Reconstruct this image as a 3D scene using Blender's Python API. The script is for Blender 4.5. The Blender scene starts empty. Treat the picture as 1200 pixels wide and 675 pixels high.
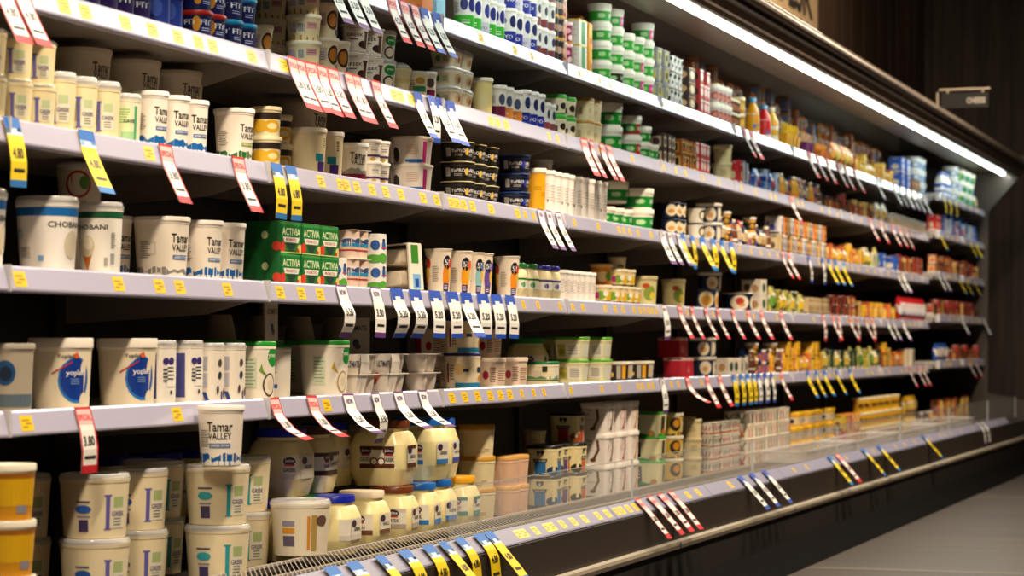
import bpy, math, random
from mathutils import Vector, Matrix
R = math.radians
# ------------------------------------------------------------------ camera, world, lights
SC = bpy.context.scene
COL = SC.collection
EYE = 0.93                      # eye height; shelves run along +Y, the case stands at negative X
PHI = math.atan(955 / 2833)
cam_d = bpy.data.cameras.new('camera'); cam = bpy.data.objects.new('camera', cam_d); COL.objects.link(cam)
cam_d.lens = 85; cam_d.sensor_width = 36; cam_d.shift_y = 67 / 1200
cam.location = (0, 0, EYE); cam.rotation_euler = (math.pi / 2, 0, PHI)
cam_d.clip_start = .05; cam_d.clip_end = 100
cam_d.dof.use_dof = True; cam_d.dof.focus_distance = 6.7; cam_d.dof.aperture_fstop = 5.0
SC.camera = cam
vs = SC.view_settings
vs.view_transform = 'Standard'; vs.look = 'None'; vs.gamma = 1; vs.use_curve_mapping = False
vs.exposure = 0.0
w = bpy.data.worlds.new('world'); SC.world = w; w.use_nodes = True
w.node_tree.nodes['Background'].inputs[0].default_value = (1.0, .8, .6, 1)
w.node_tree.nodes['Background'].inputs[1].default_value = 0.04
def area(name, loc, rot, sx, sy, power, color):
    l = bpy.data.lights.new(name, 'AREA'); l.shape = 'RECTANGLE'; l.size = sx; l.size_y = sy
    l.energy = power; l.color = color
    o = bpy.data.objects.new(name, l); COL.objects.link(o); o.location = loc; o.rotation_euler = rot
    return o
LEDP = 5
# LED strips in the canopy, aimed down and in at the shelves
for k in range(8):
    area('canopy_light', (-2.27, 3.4 + 2.15 * k, 2.205), (0, R(24), 0), .04, 2.1, LEDP, (.93, 1.0, .93))
# warm ceiling fittings above the aisle
for k in range(5):
    area('aisle_light', (-1.05, .6 + 3.4 * k, 3.9), (0, R(24), 0), .22, 1.3, 150, (1.0, .82, .61))

# ------------------------------------------------------------------ materials
def lin(h):
    h = h if len(h) == 6 else ''.join(c * 2 for c in h)
    c = [int(h[i:i + 2], 16) / 255 for i in (0, 2, 4)]
    return tuple((x / 12.92 if x <= .04045 else ((x + .055) / 1.055) ** 2.4) for x in c) + (1,)
_m = {}
def M(h, rough=.4, metal=0, coat=0, emit=0, bump=None, name=None):
    k = (h, rough, metal, coat, emit, bump)
    if k in _m: return _m[k]
    m = bpy.data.materials.new(name or 'surface_' + h); m.use_nodes = True
    b = m.node_tree.nodes['Principled BSDF']
    b.inputs['Base Color'].default_value = lin(h); b.inputs['Roughness'].default_value = rough
    b.inputs['Metallic'].default_value = metal; b.inputs['Coat Weight'].default_value = coat
    b.inputs['Coat Roughness'].default_value = .12
    if emit:
        b.inputs['Emission Color'].default_value = lin(h); b.inputs['Emission Strength'].default_value = emit
    if bump:
        nt = m.node_tree; n = nt.nodes.new('ShaderNodeTexNoise'); n.inputs['Scale'].default_value = bump[0]
        bp = nt.nodes.new('ShaderNodeBump'); bp.inputs['Strength'].default_value = bump[1]; bp.inputs['Distance'].default_value = .002
        tc = nt.nodes.new('ShaderNodeTexCoord')
        nt.links.new(tc.outputs['Object'], n.inputs['Vector']); nt.links.new(n.outputs[0], bp.inputs['Height']); nt.links.new(bp.outputs[0], b.inputs['Normal'])
    _m[k] = m
    return m
def clear_mat(name, tint, alpha, rough=.08):
    if name in _m: return _m[name]
    m = bpy.data.materials.new(name); m.use_nodes = True; nt = m.node_tree; nt.nodes.clear()
    o = nt.nodes.new('ShaderNodeOutputMaterial'); mx = nt.nodes.new('ShaderNodeMixShader')
    t = nt.nodes.new('ShaderNodeBsdfTransparent'); p = nt.nodes.new('ShaderNodeBsdfPrincipled')
    p.inputs['Base Color'].default_value = lin(tint); p.inputs['Roughness'].default_value = rough
    p.inputs['Coat Weight'].default_value = .5
    mx.inputs[0].default_value = alpha
    nt.links.new(t.outputs[0], mx.inputs[1]); nt.links.new(p.outputs[0], mx.inputs[2]); nt.links.new(mx.outputs[0], o.inputs[0])
    _m[name] = m
    return m
def noise_mat(name, c0, c1, scale, rough, stretch=(1, 1, 1), metal=0, detail=6, lo=.35, hi=.65):
    m = bpy.data.materials.new(name); m.use_nodes = True; nt = m.node_tree; b = nt.nodes['Principled BSDF']
    tc = nt.nodes.new('ShaderNodeTexCoord'); mp = nt.nodes.new('ShaderNodeMapping'); n = nt.nodes.new('ShaderNodeTexNoise'); cr = nt.nodes.new('ShaderNodeValToRGB')
    mp.inputs['Scale'].default_value = stretch; n.inputs['Scale'].default_value = scale; n.inputs['Detail'].default_value = detail
    cr.color_ramp.elements[0].position = lo; cr.color_ramp.elements[1].position = hi
    cr.color_ramp.elements[0].color = lin(c0); cr.color_ramp.elements[1].color = lin(c1)
    nt.links.new(tc.outputs['Object'], mp.inputs[0]); nt.links.new(mp.outputs[0], n.inputs['Vector']); nt.links.new(n.outputs[0], cr.inputs[0]); nt.links.new(cr.outputs[0], b.inputs['Base Color'])
    b.inputs['Roughness'].default_value = rough; b.inputs['Metallic'].default_value = metal
    return m
CLEAR = clear_mat('clear_plastic', 'F4F4F0', .30)
LIDCLEAR = clear_mat('clear_lid_plastic', 'F0F0F0', .5, .15)
ACRYL = clear_mat('clear_acrylic', 'E8ECEA', .16, .05)

# ------------------------------------------------------------------ mesh building
class MB:
    def __init__(s): s.v = []; s.f = []; s.mi = []; s.mats = []; s.sm = []
    def m(s, mat):
        if isinstance(mat, str): mat = M(mat)
        if mat not in s.mats: s.mats.append(mat)
        return s.mats.index(mat)
    def face(s, pts, mat, smooth=False):
        b = len(s.v); s.v += [tuple(p) for p in pts]; s.f.append(tuple(range(b, b + len(pts)))); s.mi.append(s.m(mat)); s.sm.append(smooth)
    def box(s, x0, x1, y0, y1, z0, z1, mat):
        P = [(x0, y0, z0), (x1, y0, z0), (x1, y1, z0), (x0, y1, z0), (x0, y0, z1), (x1, y0, z1), (x1, y1, z1), (x0, y1, z1)]
        b = len(s.v); s.v += P; k = s.m(mat)
        for q in ((0, 3, 2, 1), (4, 5, 6, 7), (0, 1, 5, 4), (1, 2, 6, 5), (2, 3, 7, 6), (3, 0, 4, 7)):
            s.f.append(tuple(b + i for i in q)); s.mi.append(k); s.sm.append(False)
    def prism(s, prof, y0, y1, mat):          # closed (x,z) profile swept along y
        b = len(s.v); n = len(prof); k = s.m(mat)
        s.v += [(x, y0, z) for x, z in prof] + [(x, y1, z) for x, z in prof]
        for i in range(n):
            j = (i + 1) % n; s.f.append((b + i, b + j, b + n + j, b + n + i)); s.mi.append(k); s.sm.append(False)
        s.f.append(tuple(b + i for i in range(n))[::-1]); s.f.append(tuple(b + n + i for i in range(n))); s.mi += [k, k]; s.sm += [False, False]
    def rings(s, rings, mats, cap0=True, cap1=True):   # rings: lists of points with equal length
        b = len(s.v); n = len(rings[0])
        for r in rings: s.v += [tuple(p) for p in r]
        for i in range(len(rings) - 1):
            k = s.m(mats[i] if isinstance(mats, list) else mats)
            for j in range(n):
                q = (j + 1) % n
                s.f.append((b + i * n + j, b + i * n + q, b + (i + 1) * n + q, b + (i + 1) * n + j)); s.mi.append(k); s.sm.append(True)
        k0 = s.m(mats[0] if isinstance(mats, list) else mats); k1 = s.m(mats[-1] if isinstance(mats, list) else mats)
        if cap0: s.f.append(tuple(range(b, b + n))[::-1]); s.mi.append(k0); s.sm.append(False)
        if cap1: s.f.append(tuple(range(b + (len(rings) - 1) * n, b + len(rings) * n))); s.mi.append(k1); s.sm.append(False)
    def tube(s, pts, r, mat, seg=8):
        rr = []
        for i, p in enumerate(pts):
            p = Vector(p); a = Vector(pts[max(i - 1, 0)]); c = Vector(pts[min(i + 1, len(pts) - 1)]); t = (c - a).normalized()
            u = t.cross(Vector((0, 0, 1)) if abs(t.z) < .9 else Vector((1, 0, 0))).normalized(); w_ = t.cross(u)
            rr.append([p + r * (math.cos(2 * math.pi * k / seg) * u + math.sin(2 * math.pi * k / seg) * w_) for k in range(seg)])
        s.rings(rr, mat)
    def mesh(s, name, scale=1.0, sharp=38):
        me = bpy.data.meshes.new(name)
        me.from_pydata([(x * scale, y * scale, z * scale) for x, y, z in s.v], [], s.f)
        for m in s.mats: me.materials.append(m)
        me.polygons.foreach_set('material_index', s.mi)
        me.polygons.foreach_set('use_smooth', s.sm)
        me.update()
        if any(s.sm): me.set_sharp_from_angle(angle=R(sharp))
        return me
NS = 32
def outline(rx, ry, n, N=NS):
    pts = []
    if n < 20:
        for i in range(N):
            t = -math.pi + 2 * math.pi * i / N; c = math.cos(t); d = math.sin(t)
            pts.append((math.copysign(abs(c) ** (2 / n), c) * rx, math.copysign(abs(d) ** (2 / n), d) * ry))
    else:
        cr = min(n - 20, rx * .9, ry * .9); q = N // 4 - 1
        # starts at (-rx,0), counter-clockwise; each quarter: mid point + corner arc
        def arc(cx, cy, a0, k): return [(cx + cr * math.cos(a0 + math.pi / 2 * i / (k - 1)), cy + cr * math.sin(a0 + math.pi / 2 * i / (k - 1))) for i in range(k)]
        pts = [(-rx, 0)] + arc(-rx + cr, -ry + cr, math.pi, q) + [(0, -ry)] + arc(rx - cr, -ry + cr, 1.5 * math.pi, q) + [(rx, 0)] + arc(rx - cr, ry - cr, 0, q) + [(0, ry)] + arc(-rx + cr, ry - cr, .5 * math.pi, q)
    return pts
class Surf:                     # maps (u: mm round the body from the +X side, v: mm height) onto the body
    def __init__(s, secs):
        s.secs = secs; zs = [q[0] for q in secs]; zm = (zs[0] + zs[-1]) / 2
        o = s.at(zm); n = len(o); h = n // 2
        s.n = n; L = [0.0]
        for i in range(n): a = o[i]; b = o[(i + 1) % n]; L.append(L[-1] + math.dist(a, b))
        s.L = [l - L[h] for l in L]; s.per = L[-1]
        s.ang = [math.atan2(p[1], p[0]) for p in o]; s.ang[0] = -math.pi; s.ang.append(math.pi)
    def at(s, z, off=0):
        S = s.secs
        if z <= S[0][0]: a = b = S[0]; t = 0
        elif z >= S[-1][0]: a = b = S[-1]; t = 0
        else:
            i = max(k for k in range(len(S) - 1) if S[k][0] <= z); a, b = S[i], S[i + 1]; t = (z - a[0]) / ((b[0] - a[0]) or 1)
        f = lambda k: a[k] + (b[k] - a[k]) * t
        return outline(f(1) + off, f(2) + off, f(3))
    def uang(s, deg):
        a = R(deg)
        for i in range(s.n):
            if s.ang[i] <= a <= s.ang[i + 1]:
                t = (a - s.ang[i]) / ((s.ang[i + 1] - s.ang[i]) or 1); return s.L[i] + t * (s.L[i + 1] - s.L[i])
        return 0
    def P(s, u, v, off, cache):
        while u > s.L[-1]: u -= s.per
        while u < s.L[0]: u += s.per
        key = (round(v, 3), off)
        if key not in cache: cache[key] = s.at(v, off)
        o = cache[key]
        lo, hi = 0, s.n
        while hi - lo > 1:
            m = (lo + hi) // 2
            if s.L[m] <= u: lo = m
            else: hi = m
        t = (u - s.L[lo]) / ((s.L[lo + 1] - s.L[lo]) or 1); a = o[lo]; b = o[(lo + 1) % s.n]
        return (a[0] + (b[0] - a[0]) * t, a[1] + (b[1] - a[1]) * t, v)
def clipx(poly, x0, x1):
    def cl(p, x, keep):
        o = []
        for i in range(len(p)):
            a, b = p[i - 1], p[i]; ia, ib = keep(a[0]), keep(b[0])
            if ia != ib:
                t = (x - a[0]) / (b[0] - a[0]); o.append((x, a[1] + (b[1] - a[1]) * t))
            if ib: o.append(b)
        return o
    p = cl(poly, x0, lambda q: q >= x0 - 1e-9)
    return cl(p, x1, lambda q: q <= x1 + 1e-9) if p else p
_txt = {}
def text_tris(s, bold=.018):
    if (s, bold) in _txt: return _txt[(s, bold)]
    c = bpy.data.curves.new('t', 'FONT'); c.body = s; c.size = 1; c.offset = bold; c.resolution_u = 2; c.fill_mode = 'FRONT'
    o = bpy.data.objects.new('t', c); me = bpy.data.meshes.new_from_object(o); me.calc_loop_triangles()
    vs_ = [v.co for v in me.vertices]; tr = [[(vs_[i].x, vs_[i].y) for i in t.vertices] for t in me.loop_triangles]
    xs = [p[0] for t in tr for p in t]; ys = [p[1] for t in tr for p in t]
    x0, x1, y0, y1 = min(xs), max(xs), min(ys), max(ys)
    tr = [[((x - (x0 + x1) / 2), (y - (y0 + y1) / 2)) for x, y in t] for t in tr]
    bpy.data.objects.remove(o); bpy.data.meshes.remove(me); bpy.data.curves.remove(c)
    _txt[(s, bold)] = (tr, x1 - x0, y1 - y0)
    return _txt[(s, bold)]
def art(mb, surf, items, off0=.35, du=6.0):
    """items: (kind, angle_deg, ...) drawn in order, later ones on top; lengths in mm"""
    off = off0; cache = {}
    for it in items:
        kind, c = it[0], it[1]; uc = surf.uang(c) if c is not None else 0
        off += .12
        def put(poly, mat, fine=True):
            if fine:
                xs = [p[0] for p in poly]; a = math.floor(min(xs) / du) * du
                while a < max(xs) - 1e-6:
                    q = clipx(poly, a, a + du)
                    if len(q) > 2: mb.face([surf.P(uc + x, y, off, cache) for x, y in q], mat)
                    a += du
            else: mb.face([surf.P(uc + x, y, off, cache) for x, y in poly], mat)
        if kind == 'rect':
            _, _, x, y, w_, h, col = it; put([(x - w_ / 2, y - h / 2), (x + w_ / 2, y - h / 2), (x + w_ / 2, y + h / 2), (x - w_ / 2, y + h / 2)], col)
        elif kind == 'band':
            _, _, y0, y1, col = it; n = surf.n
            for i in range(n): mb.face([surf.P(surf.L[i], y0, off, cache), surf.P(surf.L[i + 1] - 1e-4, y0, off, cache), surf.P(surf.L[i + 1] - 1e-4, y1, off, cache), surf.P(surf.L[i], y1, off, cache)], col)
        elif kind == 'wave':
            _, _, y0, y1, amp, N, col, seed = it; rnd = random.Random(seed); hs = [y1 + amp * (rnd.random() - .5) * 2 for _ in range(N)]; hs.append(hs[0])
            for i in range(N):
                ua = surf.L[0] + surf.per * i / N; ub = surf.L[0] + surf.per * (i + 1) / N - 1e-4
                mb.face([surf.P(ua, y0, off, cache), surf.P(ub, y0, off, cache), surf.P(ub, hs[i + 1], off, cache), surf.P(ua, hs[i], off, cache)], col)
        elif kind == 'ell':
            _, _, x, y, rx, ry, col = it[:7]; rot = R(it[7]) if len(it) > 7 else 0; n = 18
            put([(x + rx * math.cos(a) * math.cos(rot) - ry * math.sin(a) * math.sin(rot), y + rx * math.cos(a) * math.sin(rot) + ry * math.sin(a) * math.cos(rot)) for a in [2 * math.pi * k / n for k in range(n)]], col)
        elif kind == 'poly':
            put(it[2], it[3])
        elif kind == 'txt':
            _, _, x, y, size, s, col = it[:7]; sx = it[7] if len(it) > 7 else 1; mw = it[8] if len(it) > 8 else None
            tr, tw, th = text_tris(s)
            if mw: sx = mw / (tw * size)
            for t in tr: put([(x + p[0] * size * sx, y + p[1] * size) for p in t], col, False)
        elif kind == 'bars':
            _, _, x, y, w_, h, col = it; put([(x - w_ / 2 - 2, y - h / 2 - 2), (x + w_ / 2 + 2, y - h / 2 - 2), (x + w_ / 2 + 2, y + h / 2 + 2), (x - w_ / 2 - 2, y + h / 2 + 2)], 'F4F2EC'); off += .1; k = 0; rnd = random.Random(5)
            p = x - w_ / 2
            while p < x + w_ / 2:
                b_ = rnd.choice((.8, 1.2, 1.8)); put([(p, y - h / 2), (p + b_, y - h / 2), (p + b_, y + h / 2), (p, y + h / 2)], col, False); p += b_ + rnd.choice((.8, 1.4))
        elif kind == 'lines':
            _, _, x, y, w_, h, n, col = it; rnd = random.Random(n)
            for k in range(n):
                yy = y + h / 2 - h * (k + .5) / n; ww = w_ * rnd.uniform(.75, 1); put([(x - w_ / 2, yy), (x - w_ / 2 + ww, yy), (x - w_ / 2 + ww, yy + h / n * .42), (x - w_ / 2, yy + h / n * .42)], col)
def body(mb, secs, mats, cap0=True, cap1=True):
    mb.rings([[(x, y, z) for x, y in outline(rx, ry, n)] for z, rx, ry, n in secs], mats, cap0, cap1)

# ------------------------------------------------------------------ product prototypes: {part: [mesh, {subpart: mesh}]}
def cname(h):
    r, g, b = (int(h[i:i + 2], 16) for i in (0, 2, 4)); N = dict(white=(232, 226, 216), cream=(236, 220, 180), yellow=(232, 190, 50), orange=(220, 120, 40), red=(195, 40, 40), brown=(112, 70, 42), tan=(190, 160, 120), green=(50, 120, 60), blue=(50, 85, 165), navy=(28, 38, 96), black=(30, 28, 32), grey=(140, 140, 145), rust=(165, 85, 45))
    return min(N, key=lambda k: sum((p - q) ** 2 for p, q in zip((r, g, b), N[k])))
def fin(parts, size): return dict(parts=parts, size=size)
def lid_mesh(rx, ry, n, h, mat, z0, style='rim'):
    mb = MB()
    if style == 'rim': S = [(z0 - 5, rx + .8, ry + .8, n), (z0 - 1.5, rx + 1.6, ry + 1.6, n), (z0 - 1, rx + 3, ry + 3, n), (z0 + h - 2, rx + 3, ry + 3, n), (z0 + h, rx + 2, ry + 2, n), (z0 + h, rx - 3, ry - 3, n), (z0 + h - 4, rx - 4.5, ry - 4.5, n)]
    elif style == 'clear': S = [(z0 - 4, rx + 1, ry + 1, n), (z0 - 2, rx + 2, ry + 2, n), (z0 + h * .35, rx + 3, ry + 3, n), (z0 + h * .4, rx + .5, ry + .5, n), (z0 + h - 1.5, rx - .5, ry - .5, n), (z0 + h, rx - 2, ry - 2, n), (z0 + h, rx - 7, ry - 7, n), (z0 + h - 3, rx - 8, ry - 8, n)]
    elif style == 'screw': S = [(z0, rx, ry, n), (z0 + 1, rx + 1.5, ry + 1.5, n), (z0 + h - 3, rx + 1.5, ry + 1.5, n), (z0 + h, rx - .5, ry - .5, n), (z0 + h, rx - 4, ry - 4, n)]
    elif style == 'dome': S = [(z0 - 2, rx + 2, ry + 2, n), (z0, rx + 2.5, ry + 2.5, n)] + [(z0 + h * math.sin(R(a)), (rx - 2) * math.cos(R(a)) + .5, (ry - 2) * math.cos(R(a)) + .5, n) for a in (5, 25, 45, 62, 80)]
    else: S = [(z0 - 3, rx + 1, ry + 1, n), (z0 - 2, rx + 2.5, ry + 2.5, n), (z0 - 1, rx + 2.5, ry + 2.5, n), (z0, rx + 1.5, ry + 1.5, n)]
    body(mb, S, mat)
    return mb.mesh('lid', .001)
def tub(w, h, dpt=None, n=2, taper=.85, col='F2EADB', lid='F2EADB', lidh=9, style='rim', items=(), rough=.38, ridge=True, bodymat=None, name='label'):
    """tapered tub: w along the shelf, dpt front to back"""
    dpt = dpt or w; rx, ry = dpt / 2 - 3, w / 2 - 3; zt = h - lidh
    bm_ = bodymat or M(col, rough)
    mb = MB()
    k = lambda t: taper + (1 - taper) * t
    S = [(0, rx * k(0) - 3, ry * k(0) - 3, n), (2.5, rx * k(.02), ry * k(.02), n), (zt * .5, rx * k(.5), ry * k(.5), n), (zt - 8, rx * k(.94), ry * k(.94), n)]
    if ridge: S += [(zt - 7, rx + .6, ry + .6, n), (zt - 2, rx + .8, ry + .8, n)]
    S += [(zt, rx, ry, n)]
    body(mb, S, bm_); parts = {'body': [mb.mesh('body', .001, 30), {}]}
    lm = lid if not isinstance(lid, str) else M(lid, .33)
    parts['lid'] = [lid_mesh(rx, ry, n, lidh, lm, zt, style), {}]
    if items:
        a = MB(); art(a, Surf([(2.5, rx * k(.02), ry * k(.02), n), (zt - 8, rx * k(.94), ry * k(.94), n)]), items); parts[name] = [a.mesh(name, .001), {}]
    return fin(parts, (w / 1000, dpt / 1000, h / 1000))
def carton(w, dpt, h, col, items=(), r=3, flap=None):
    mb = MB(); rx, ry = dpt / 2, w / 2
    body(mb, [(0, rx - 1, ry - 1, 20 + r), (1, rx, ry, 20 + r), (h - 1, rx, ry, 20 + r), (h, rx - 1, ry - 1, 20 + r)], M(col, .5))
    parts = {'box': [mb.mesh('box', .001), {}]}
    if flap: m2 = MB(); body(m2, [(h - 12, rx + .8, ry + .8, 20 + r), (h + .5, rx + .8, ry + .8, 20 + r)], M(flap, .4)); parts['lid'] = [m2.mesh('lid', .001), {}]
    if items: a = MB(); art(a, Surf([(1, rx, ry, 20 + r), (h - 1, rx, ry, 20 + r)]), items); parts['label'] = [a.mesh('label', .001), {}]
    return fin(parts, (w / 1000, dpt / 1000, h / 1000))
def jar(w, h, col, lid, items=(), n=4, neck=.80):
    r = w / 2 - 1; mb = MB()
    S = [(0, r * .80, r * .80, n), (3, r * .85, r * .85, n), (h * .24, r * .985, r * .985, n), (h * .27, r, r, n), (h * .62, r, r, n), (h * .64, r * .985, r * .985, n), (h * .80, r * (neck + .05), r * (neck + .05), n), (h * .83, r * neck, r * neck, 3), (h * .88, r * neck, r * neck, 3)]
    body(mb, S, M(col, .3)); parts = {'body': [mb.mesh('body', .001, 25), {}]}
    parts['lid'] = [lid_mesh(r * neck + 3, r * neck + 3, 2.8, h * .12, M(lid, .3), h * .875, 'screw'), {}]
    if items: a = MB(); art(a, Surf([(h * .27, r, r, n), (h * .62, r, r, n)]), items); parts['label'] = [a.mesh('label', .001), {}]
    return fin(parts, (w / 1000, w / 1000, h / 1000))
def bottle(w, h, col, lid, items=(), n=2.6, bodymat=None):
    r = w / 2; mb = MB()
    S = [(0, r * .88, r * .88, n), (3, r * .97, r * .97, n), (h * .3, r, r, n), (h * .55, r * .97, r * .97, n), (h * .68, r * .85, r * .85, n), (h * .82, r * .5, r * .5, 2), (h * .88, r * .45, r * .45, 2)]
    body(mb, S, bodymat or M(col, .3)); parts = {'body': [mb.mesh('body', .001, 30), {}]}
    parts['cap'] = [lid_mesh(r * .5, r * .5, 2, h * .12, M(lid, .3), h * .88, 'screw'), {}]
    if items: a = MB(); art(a, Surf([(3, r * .97, r * .97, n), (h * .3, r, r, n), (h * .55, r * .97, r * .97, n), (h * .68, r * .85, r * .85, n)]), items); parts['label'] = [a.mesh('label', .001), {}]
    return fin(parts, (w / 1000, w / 1000, h / 1000))
def bag(w, dpt, h, col, items=(), rough=.3, seed=0):
    rnd = random.Random(seed); mb = MB(); ry, rx = w / 2, dpt / 2; rr = []
    prof = [(0, .15, .92, 3), (h * .03, .3, .97, 3), (h * .15, .75, .98, 2.6), (h * .4, 1, .96, 2.4), (h * .65, .9, .97, 2.4), (h * .85, .45, 1, 3), (h * .93, .12, 1, 6), (h, .06, 1, 6)]
    for z, a, b, n in prof: rr.append([(x + rnd.uniform(-1.4, 1.4), y + rnd.uniform(-1, 1), z) for x, y in outline(rx * a, ry * b, n)])
    mb.rings(rr, M(col, rough)); parts = {'pouch': [mb.mesh('pouch', .001, 60), {}]}
    if items: a = MB(); art(a, Surf([(z, rx * p, ry * q, n) for z, p, q, n in prof[2:6]]), items, off0=2.0); parts['label'] = [a.mesh('label', .001), {}]
    return fin(parts, (w / 1000, dpt / 1000, h / 1000))
def cupbody(mb, cx, cy, w, h, taper, n, mat, z=0, flip=False):
    S = [(0, w / 2 * taper - 2, n), (2, w / 2 * taper, n), (h * .55, w / 2 * (taper + (1 - taper) * .6), n), (h - 3, w / 2 * .97, n), (h - 2.5, w / 2, n), (h, w / 2, n)]
    if flip: S = [(h - a, b, c) for a, b, c in S][::-1]
    mb.rings([[(x + cx, y + cy, z + zz) for x, y in outline(r, r, n_)] for zz, r, n_ in S], mat)
def multipack(cols, rows, cw, h, cup, sheet, items, n=4, taper=.82, art_n=None, step=None):
    """cups joined by a printed sheet; items drawn on every cup"""
    step = step or cw; parts = {}
    W = step * cols; D = step * rows; k = 0
    for j in range(cols):
        for i in range(rows):
            cy = -W / 2 + step * (j + .5); cx = D / 2 - step * (i + .5)
            mb = MB(); cupbody(mb, cx, cy, cw - 1, h - 1, taper, n, M(cup, .35))
            a = MB(); art(a, Surf([(2, cw / 2 * taper, cw / 2 * taper, n), (h - 4, cw / 2 * .97, cw / 2 * .97, n)]), items)
            a.v = [(x + cx, y + cy, z) for x, y, z in a.v]
            parts['cup' + ' ' * k] = [mb.mesh('cup', .001), {'label': a.mesh('label', .001)} if items else {}]; k += 1
    mb = MB(); body(mb, [(h - 1, D / 2, W / 2, 24), (h, D / 2, W / 2, 24)], M(sheet, .35)); parts['lid_sheet'] = [mb.mesh('lid_sheet', .001), {}]
    return fin(parts, (W / 1000, D / 1000, h / 1000))

_u = 'first second third fourth fifth sixth seventh eighth ninth'.split()
ordn = _u + 'tenth eleventh twelfth thirteenth fourteenth fifteenth sixteenth seventeenth eighteenth nineteenth'.split()
for _t, _e in (('twenty', 'twentieth'), ('thirty', 'thirtieth'), ('forty', 'fortieth'), ('fifty', 'fiftieth'), ('sixty', 'sixtieth'), ('seventy', 'seventieth'), ('eighty', 'eightieth')): ordn += [_e] + [_t + '-' + q for q in _u]
LABELS = {}
def mk(name, mesh, parent=None, loc=None, rot=None):
    o = bpy.data.objects.new(name, mesh); COL.objects.link(o)
    if parent: o.parent = parent
    if loc is not None: o.location = loc
    if rot is not None: o.rotation_euler = rot
    return o
def tag(o, label, cat, group=None, kind=None):
    if label in LABELS and not (group and LABELS[label] == group): print('DUPLABEL', label)
    if len(label.split()) > 16: print('LONGLABEL', len(label.split()), label)
    LABELS[label] = group
    o['label'] = label; o['category'] = cat
    if group: o['group'] = group
    if kind: o['kind'] = kind
def struct(name, mesh, loc=(0, 0, 0)):
    o = mk(name, mesh, loc=loc); o['kind'] = 'structure'; return o
def place(proto, name, loc, rz, label, cat, group=None, rot=None):
    root = mk(name, None, loc=loc, rot=rot or (0, 0, rz)); root.empty_display_size = .02
    for pn, (me, subs) in proto['parts'].items():
        p = mk(pn.strip(), me, root)
        for sn, sm in subs.items(): mk(sn, sm, p)
    tag(root, label, cat, group)
    return root
# ------------------------------------------------------------------ where a picture column falls on a shelf
CP, SP = math.cos(PHI), math.sin(PHI)
def px_of(a, s): return 600 + 2833 * (s * SP - a * CP) / (s * CP + a * SP)
def s_at(px, a):
    lo, hi = 1.0, 40.0
    for _ in range(50):
        m = (lo + hi) / 2
        if px_of(a, m) < px: lo = m
        else: hi = m
    return lo
def s_right(px, a, dpt, w, round_):     # centre along the run so that the item's far silhouette falls on px
    lo, hi = 1.0, 40.0
    for _ in range(50):
        m = (lo + hi) / 2
        if round_:
            z = m * CP + a * SP; e = px_of(a, m) + w / 2 * 2833 / z
        else: e = px_of(a - dpt / 2, m + w / 2)
        if e < px: lo = m
        else: hi = m
    return lo
D0 = 2.51
TB = [.985, .734, .4556, .1595, -.1325, -.560]         # shelf levels relative to the eye
TB2 = [v + d for v, d in zip(TB, (.03, .03, .035, .045, .03, 0))]
S_END = 16.05
TIER = ['top shelf', 'second shelf down', 'third shelf down', 'fourth shelf down', 'lowest shelf', 'bottom deck']
# ------------------------------------------------------------------ the room
def pt(a, s, b): return (-a, s, b + EYE)
fl = MB(); fl.box(-3.4, 7, -1, 24, -.1, 0, 'FFFFFF'); fm = fl.mesh('floor'); fm.materials[0] = noise_mat('floor_boards', '3D342D', '574B42', 2.0, .40, (.5, 6, 1)); struct('floor', fm)
tl = MB(); tl.box(-2.1, 7, 9.985, 10.0, 0, .0012, '9C9286'); tl.box(-2.1, 7, 14.985, 15.0, 0, .0012, '9C9286'); struct('trim_1', tl.mesh('floor_joint'))
wd = noise_mat('dark_timber', '281B11', '443020', 3.0, .6, (9, 9, .5))
wb = MB(); wb.box(-5, 8, 21, 21.2, 0, 5, wd); x = -5.0
rr_ = random.Random(3)
while x < 8:
    ww = rr_.choice((.16, .2, .26)); wb.box(x + .006, x + ww - .006, 20.975, 21, 0, 5, wd); x += ww
struct('wall_back', wb.mesh('wall_back'))
wl = MB(); wl.box(-3.5, -3.3, -1, 21, 0, 5, wd)
y = 0.0
while y < 20.8:
    ww = rr_.choice((.35, .5, .62)); wl.box(-3.3, -3.285, y + .012, y + ww - .012, 0, 5, wd); y += ww
if 1: pass; struct('wall_left', wl.mesh('wall_left'))
cl = MB(); cl.box(-3.5, 7, -1, 21.2, 5, 5.1, M('40382F', .8)); struct('ceiling', cl.mesh('ceiling'))
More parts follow.
